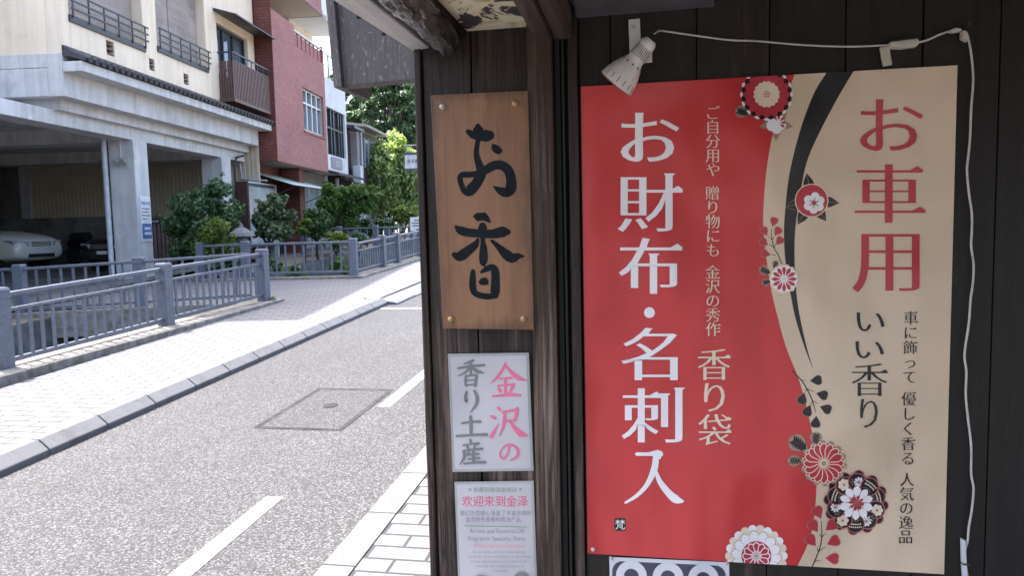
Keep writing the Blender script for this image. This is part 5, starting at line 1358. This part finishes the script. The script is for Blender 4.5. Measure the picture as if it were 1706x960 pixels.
mb = MB(F2); mb.box(6.95, 9.9, -12, -2.2, 5.8, 7.6); mb.build('wall', M['whitewall'], wv)
mb = MB(F2); mb.hexa([F2(6.9, -12, 7.6), F2(10, -12, 7.6), F2(10, -2.0, 7.6), F2(6.9, -2.0, 7.6)], [F2(6.9, -12, 7.75), F2(10, -12, 7.75), F2(10, -2.0, 7.68), F2(6.9, -2.0, 7.68)]); mb.build('roof', M['tile'], wv)

# ================================================================== PLANTS
import numpy as np
def leaves(name, parent, mat, blobs, n, size, seed, droop=0.0, up=.5, shell=.55, aspect=.55, kind=None, dens=None):
    """blobs: (x, y, z, rx, ry, rz); leaf-sized bent faces spread through their outer volume"""
    rg = np.random.default_rng(seed)
    wts = np.array([b[3]*b[4]+b[4]*b[5]+b[3]*b[5] for b in blobs]); wts = wts/wts.sum()
    cnt = rg.multinomial(n, wts); V = []; tones = []
    for (x, y, z, rx, ry, rz), c in zip(blobs, cnt):
        if c == 0: continue
        d = rg.normal(size=(c, 3)); d /= np.linalg.norm(d, axis=1)[:, None]
        rad = shell+(1-shell)*rg.random(c)**.6
        rad *= 1+.16*np.sin(d[:, 0]*5+x*3)*np.cos(d[:, 2]*6+y*5)
        ctr = np.array([x, y, z])+d*rad[:, None]*np.array([rx, ry, rz])
        ctr[:, 2] -= droop*rg.random(c)**2
        nrm = d*.7+rg.normal(size=(c, 3))*.55+np.array([0, 0, up]); nrm /= np.linalg.norm(nrm, axis=1)[:, None]
        t = np.cross(nrm, rg.normal(size=(c, 3))); t /= np.linalg.norm(t, axis=1)[:, None]
        if droop: 
            t = t*.5+np.array([0, 0, -1]); t -= nrm*(t*nrm).sum(1)[:, None]; t /= np.linalg.norm(t, axis=1)[:, None]
        b = np.cross(nrm, t); s = size*(.6+.8*rg.random(c))[:, None]
        tip = ctr+t*s-nrm*s*.18; base = ctr-t*s
        V.append(np.stack([base, ctr+b*s*aspect, tip, ctr-b*s*aspect], 1)); 
        clump = .5+.5*np.sin(x*7.3+z*11.1+y*3.7)
        tones.append(np.clip(.25*clump+.75*rg.beta(2, 2.6, c), 0, 1))
    V = np.concatenate(V).reshape(-1, 3); tn = np.concatenate(tones); N = len(tn)
    me = bpy.data.meshes.new(name); me.vertices.add(N*4); me.vertices.foreach_set('co', V.astype(np.float32).ravel())
    me.loops.add(N*4); me.loops.foreach_set('vertex_index', np.arange(N*4, dtype=np.int32)); me.polygons.add(N)
    me.polygons.foreach_set('loop_start', np.arange(0, N*4, 4, dtype=np.int32)); me.update(calc_edges=True)
    at = me.attributes.new('leaf_tone', 'FLOAT', 'FACE'); at.data.foreach_set('value', tn.astype(np.float32))
    me.materials.append(mat); o = bpy.data.objects.new(name, me); COL.objects.link(o)
    if parent: attach(o, parent)
    if kind: o['kind'] = kind
    return o
def cluster(c, R, n, r, seed, flat=1.0):
    """small blobs spread over a bigger ellipsoid -> lumpy crown with gaps"""
    rg = random.Random(seed); out = []
    for _ in range(n):
        while True:
            p = [rg.uniform(-1, 1) for _ in range(3)]
            if .12 < sum(q*q for q in p) < 1: break
        k = rg.uniform(.65, 1.25)*r; out.append((c[0]+p[0]*R[0], c[1]+p[1]*R[1], c[2]+p[2]*R[2], k, k, k*.75*flat))
    return out
def trunk(parent, base, blobs, r0, seed, split=.4, nl=7):
    rg = random.Random(seed); mb = MB(); base = Vector(base)
    ctr = Vector([sum(b[i] for b in blobs)/len(blobs) for i in range(3)]); fork = base.lerp(ctr, split)
    mb.tube(catmull([tuple(base-Vector((0, 0, .1))), tuple(base.lerp(fork, .5)+Vector((rg.uniform(-1, 1), rg.uniform(-1, 1), 0))*r0*.8), tuple(fork)], 4), [r0*(1-.35*k/8) for k in range(9)], 9)
    for b in rg.sample(blobs, min(nl, len(blobs))):
        e = Vector(b[:3]); m = fork.lerp(e, .5)+Vector((rg.uniform(-.1, .1), rg.uniform(-.1, .1), .12*(e-fork).length))
        pth = catmull([tuple(fork-Vector((0, 0, r0))), tuple(m), tuple(e)], 4); mb.tube(pth, [r0*.55*(1-.85*k/(len(pth)-1)) for k in range(len(pth))], 6)
    return mb.build('trunk', M['trunk'], parent, smooth=True)
def at_dist(x, y, dist):
    r = ray(x, y); r = r/math.hypot(r.x, r.y); return CAM+r*dist
def plant(name, label, cat, px, dist, blobs_px, mat, n, size, seed, r0=.05, base_h=.1, group=None, depth=.8, split=.4, nl=8, **kw):
    """blobs_px: (px, py, radius_px, k) crown lumps measured on the photo at the plant's distance, spread in depth"""
    b = at_dist(px[0], px[1], dist); base = Vector((b.x, b.y, gz(b.y, base_h))); t = thing(name, label, cat, base, group); rg = random.Random(seed); bl = []
    dn = Vector((b.x, b.y, 0)).normalized()
    for (x, y, r, k) in blobs_px:
        c = at_dist(x, y, dist); sc_ = (c-CAM).length/ FPX*math.cos(math.atan2(abs(x-853), FPX)); R_ = r*sc_
        for _ in range(k):
            q = c+dn*rg.uniform(-1, 1)*R_*depth+Vector((rg.uniform(-.5, .5), rg.uniform(-.5, .5), rg.uniform(-.45, .45)))*R_
            s = R_*rg.uniform(.5, .85); bl.append((q.x, q.y, q.z, s, s, s*.8))
            for _2 in range(2):
                u = Vector((rg.gauss(0, 1), rg.gauss(0, 1), rg.gauss(.35, .8))).normalized(); e = q+u*s*rg.uniform(.95, 1.35); s2 = s*rg.uniform(.16, .32); bl.append((e.x, e.y, e.z, s2, s2, s2))
    leaves('crown', t, mat, bl, n, size, seed, **kw)
    if r0: trunk(t, base, bl, r0, seed, split, nl)
    return t
plant('garden_shrub', 'large leafy dark green shrub between the board gate and the second pillar', 'shrub', (338, 440), 18.2,
      [(355, 320, 22, 4), (320, 350, 30, 5), (372, 355, 30, 5), (295, 372, 22, 4), (340, 390, 36, 6), (385, 395, 22, 4), (310, 410, 28, 4), (360, 425, 30, 4), (335, 335, 24, 4)], M['l_bush'], 9000, .052, 11, r0=.06)
plant('garden_shrub', 'lower yellow-green feathery shrub growing in front of the large dark shrub', 'shrub', (362, 440), 17.2,
      [(352, 385, 22, 4), (370, 378, 20, 4), (345, 410, 24, 4), (375, 410, 22, 4), (355, 432, 26, 4)], M['l_yel'], 3800, .035, 12, r0=.03)
plant('camellia_tree', 'small round-crowned camellia tree with bare forked trunk before the display case', 'tree', (443, 408), 18.4,
      [(457, 345, 24, 6), (432, 362, 16, 4), (478, 360, 18, 4), (455, 375, 26, 5), (440, 382, 14, 3), (474, 384, 16, 3), (456, 328, 10, 2)], M['l_cam'], 5200, .05, 13, r0=.075, split=.45)
plant('clipped_bush', 'dense rounded clipped bush in front of the red shop door', 'bush', (528, 385), 22.0,
      [(518, 362, 16, 5), (535, 364, 17, 5), (528, 376, 20, 5), (512, 380, 10, 3)], M['l_clip'], 5000, .04, 14, r0=.04)
plant('leafy_weed', 'pale green leafy plant at the foot of the clipped bush', 'plant', (507, 390), 21.2, [(508, 372, 9, 3), (504, 383, 8, 3), (512, 386, 8, 2)], M['l_yel'], 700, .06, 15, r0=.02)
plant('maple_tree', 'layered green maple spreading in front of the white shop', 'tree', (563, 382), 24.0,
      [(545, 318, 14, 4), (572, 325, 20, 5), (600, 322, 18, 5), (628, 320, 12, 3), (560, 345, 22, 5), (590, 350, 22, 5), (610, 345, 16, 3), (540, 335, 12, 3), (580, 365, 20, 3)], M['l_maple'], 8000, .055, 16, r0=.05, up=1.0, split=.5, nl=10)
plant('hedge_plant', 'low mixed green hedge under the maple along the canal edge', 'hedge', (595, 388), 25.5,
      [(560, 376, 12, 4), (585, 374, 14, 4), (610, 374, 13, 4), (635, 376, 13, 4), (655, 376, 10, 3), (575, 384, 10, 3), (620, 384, 10, 3)], M['l_clip'], 4500, .05, 17, r0=0)
plant('weeping_tree', 'tall bright green weeping tree with sunlit drooping crown and dark double trunk', 'tree', (650, 380), 33.0,
      [(665, 235, 16, 4), (640, 250, 20, 5), (672, 262, 24, 5), (620, 272, 18, 5), (645, 285, 30, 7), (685, 290, 20, 5), (612, 300, 14, 4), (640, 320, 24, 5), (675, 325, 24, 5), (695, 310, 16, 4), (618, 322, 10, 3), (606, 282, 13, 4), (604, 305, 12, 3), (655, 222, 10, 3)], M['l_weep'], 12500, .11, 18, r0=.19, droop=1.0, split=.55, nl=12)
for k, (x, r) in enumerate(((634, .10), (668, .12), (681, .08))):
    b = at_dist(x, 380, 34+k); t = thing('tree_trunk', ('thin dark trunk left of the weeping tree', 'dark trunk just right of the weeping tree', 'slim dark trunk farthest right under the weeping crown')[k], 'tree', (b.x, b.y, gz(b.y)), 'dark trunks under the weeping tree')
    z0 = gz(b.y)
    mb = MB(); mb.tube([(b.x, b.y, z0-.1), (b.x+.1, b.y, z0+1.5), (b.x-.05, b.y, z0+3)], [r, r*.85, r*.7], 8); mb.build('trunk', M['trunk'], t, smooth=True)
    leaves('crown', t, M['l_weep'], cluster((b.x, b.y+.5, z0+3.4), (.9, .9, .6), 8, .4, 40+k), 1200, .1, 50+k, droop=.4)
plant('round_bush', 'yellow-green round bush on twiggy stems beside the white notice board', 'bush', (673, 385), 26.0,
      [(665, 352, 12, 4), (680, 350, 13, 4), (672, 362, 14, 4), (690, 358, 9, 3), (660, 362, 8, 2)], M['l_yel'], 2600, .05, 19, r0=.03)
plant('planter_shrub', 'small bright shrub showing above the cross railing corner', 'shrub', (560, 410), 18.6, [(552, 395, 9, 3), (566, 393, 10, 4), (560, 402, 11, 3)], M['l_yel'], 1500, .045, 20, r0=.02)
plant('grey_leaf_plant', 'greyish sprawling plant beside the small bright shrub behind the railing', 'plant', (605, 410), 18.9, [(596, 398, 8, 3), (608, 400, 9, 3), (538, 402, 7, 2)], M['l_bush'], 700, .05, 21, r0=.015)
for k, (x, y, d, lb) in enumerate(((452, 455, 17.6, 'leafy weeds growing in the canal behind the left of the cross railing'), (495, 470, 17.3, 'trailing weeds on the canal wall below the cross railing'), (380, 455, 17.9, 'tall grass clump by the post left of the bridge opening'), (565, 455, 16.9, 'ferny weeds low behind the corner railing post'))):
    plant('canal_weed', lb, 'plant', (x, y), d, [(x-8, y-12, 10, 3), (x+8, y-8, 10, 3), (x, y-22, 8, 2)], M['l_maple' if k % 2 else 'l_bush'], 700, .05, 30+k, r0=0, group='weeds along the canal')
p = PA[-1]+Vector((.12, .06, -.1)); t = thing('kerb_weed', 'little yellow-green weed at the foot of the near end post', 'plant', p)
leaves('leaf_tuft', t, M['l_yel'], [(p.x, p.y, p.z+.10, .06, .06, .09), (p.x+.03, p.y-.03, p.z+.05, .06, .05, .05)], 70, .03, 60)
# wooded hill at the end of the street: several big trees
rg = random.Random(8)
for k, (x, y, d, rpx, lb) in enumerate(((640, 190, 62, 62, 'big dark green tree filling the gap above the weeping tree'), (600, 200, 74, 45, 'dark tree behind the white house gable'), (690, 165, 80, 60, 'tall hillside tree nearest the shop corner'), (655, 120, 85, 55, 'highest hillside tree under the flaking board'), (700, 240, 66, 45, 'lower hillside tree behind the weeping crown'), (585, 150, 90, 40, 'distant pale green tree left of the dark wood'))):
    sc_ = d/FPX; b = at_dist(x, 370, d); c = at_dist(x, y, d); t = thing('hillside_tree', lb, 'tree', (b.x, b.y, gz(b.y)), 'trees on the hill at the end of the street')
    bl = cluster(c, (rpx*sc_, rpx*sc_*.8, rpx*sc_*.9), 60, rpx*sc_*.2, 70+k, .5)
    leaves('crown', t, M['l_forest'], bl, 9000, .26, 80+k, droop=.3, up=1.0, shell=.3, aspect=.4); trunk(t, (b.x, b.y, gz(b.y)), bl, .4, 90+k, .5, 10)
bl = []
for k in range(70):
    x = rg.uniform(-34, 30); y = 92+rg.uniform(0, 10); r = rg.uniform(2.2, 4.2); bl.append((x, y, gz(y)+rg.uniform(0, 10)*(1-abs(x)/60), r, r, r*.8))
tag(leaves('distant_woods', None, M['l_forest'], bl, 9000, .55, 99, up=1.0, shell=.4, aspect=.5, kind='stuff'), 'far wooded slope closing the end of the street', 'woods')
struct(MB().hexa([(-120, 95, 2), (90, 95, 2), (90, 150, 2), (-120, 150, 2)], [(-120, 110, 5), (90, 110, 5), (70, 150, 14), (-100, 150, 22)]).build('hill', M['l_forest'] if False else M['soil']))

# ================================================================== SMALL STREET THINGS
p = at_dist(404, 425, 17.3); z0 = gz(p.y, .1); t = thing('stone_lantern', 'weathered grey stone lantern beside the large shrub', 'stone lantern', (p.x, p.y, z0))
def sl_(z, r, n=8): return [(p.x+r*cos(2*pi*k/n), p.y+r*sin(2*pi*k/n), z0+z) for k in range(n)]
mb = MB(); mb.hexa(sl_(0, .2), sl_(.18, .18)); mb.hexa(sl_(.18, .1), sl_(.62, .09)); mb.build('pedestal', M['stone'], t, bevel=.01)
mb = MB(); mb.hexa(sl_(.62, .2), sl_(.70, .22)); mb.hexa(sl_(.70, .13), sl_(.88, .13)); mb.build('light_box', M['stone'], t, bevel=.01)
mb = MB(); mb.hexa(sl_(.88, .30), sl_(.95, .27)); mb.hexa(sl_(.95, .27), sl_(1.08, .08)); mb.hexa(sl_(1.08, .06), sl_(1.18, .02)); mb.build('cap', M['stone'], t, bevel=.01)
D_ = 28; A_ = onplane(674, 258, (0, 1, 0), D_); B_ = onplane(720, 279, (0, 1, 0), D_)
t = thing('street_sign', 'pale blue-framed hanging street sign with dark lettering beside the shop corner', 'sign', (B_.x+.5, D_, gz(D_)))
mb = MB(); mb.box(A_.x, B_.x+.6, D_, D_+.05, B_.z, A_.z); mb.build('panel', M['whitep'], t)
mb = MB(); mb.box(A_.x-.03, B_.x+.6, D_-.02, D_+.07, A_.z+.002, A_.z+.09); mb.box(A_.x-.03, B_.x+.6, D_-.02, D_+.07, B_.z-.09, B_.z-.002); mb.tube([(B_.x+.65, D_, gz(D_)), (B_.x+.65, D_, A_.z+1)], .06, 10); mb.tube([(B_.x+.65, D_, A_.z+.35), (A_.x, D_, A_.z+.35)], .025, 8); mb.build('frame', M['fence'], t)
aS = Art(D_-.005, C2(D_)); aS.step = .002; mb = MB(); row(mb, aS, '金沢香文館通', 678, 716, 271, 7, **KN); mb.build('lettering', M['navy'], t)
D_ = 20.5; A_ = onplane(683, 362, (0, 1, 0), D_); B_ = onplane(712, 384, (0, 1, 0), D_)
t = thing('notice_board', 'small white notice board on short legs beyond the railing by the corner post', 'sign', (A_.x+.2, D_, gz(D_)))
mb = MB(); mb.box(A_.x, B_.x, D_, D_+.03, B_.z, A_.z); mb.build('panel', M['whitep'], t)
mb = MB(); 
for x in (A_.x+.08, B_.x-.08): mb.tube([(x, D_+.05, gz(D_)), (x, D_+.05, B_.z+.1)], .02, 6)
mb.build('leg', M['alum'], t)
aS = Art(D_-.005, C2(D_)); aS.step = .002; mb = MB()
for k, (a, b) in enumerate(((690, 700), (686, 706), (688, 704))): aS.poly(mb, [(a, 366+4.5*k), (b, 366.4+4.5*k), (b, 367.8+4.5*k), (a, 367.4+4.5*k)])
mb.build('small_print', M['navy'], t)
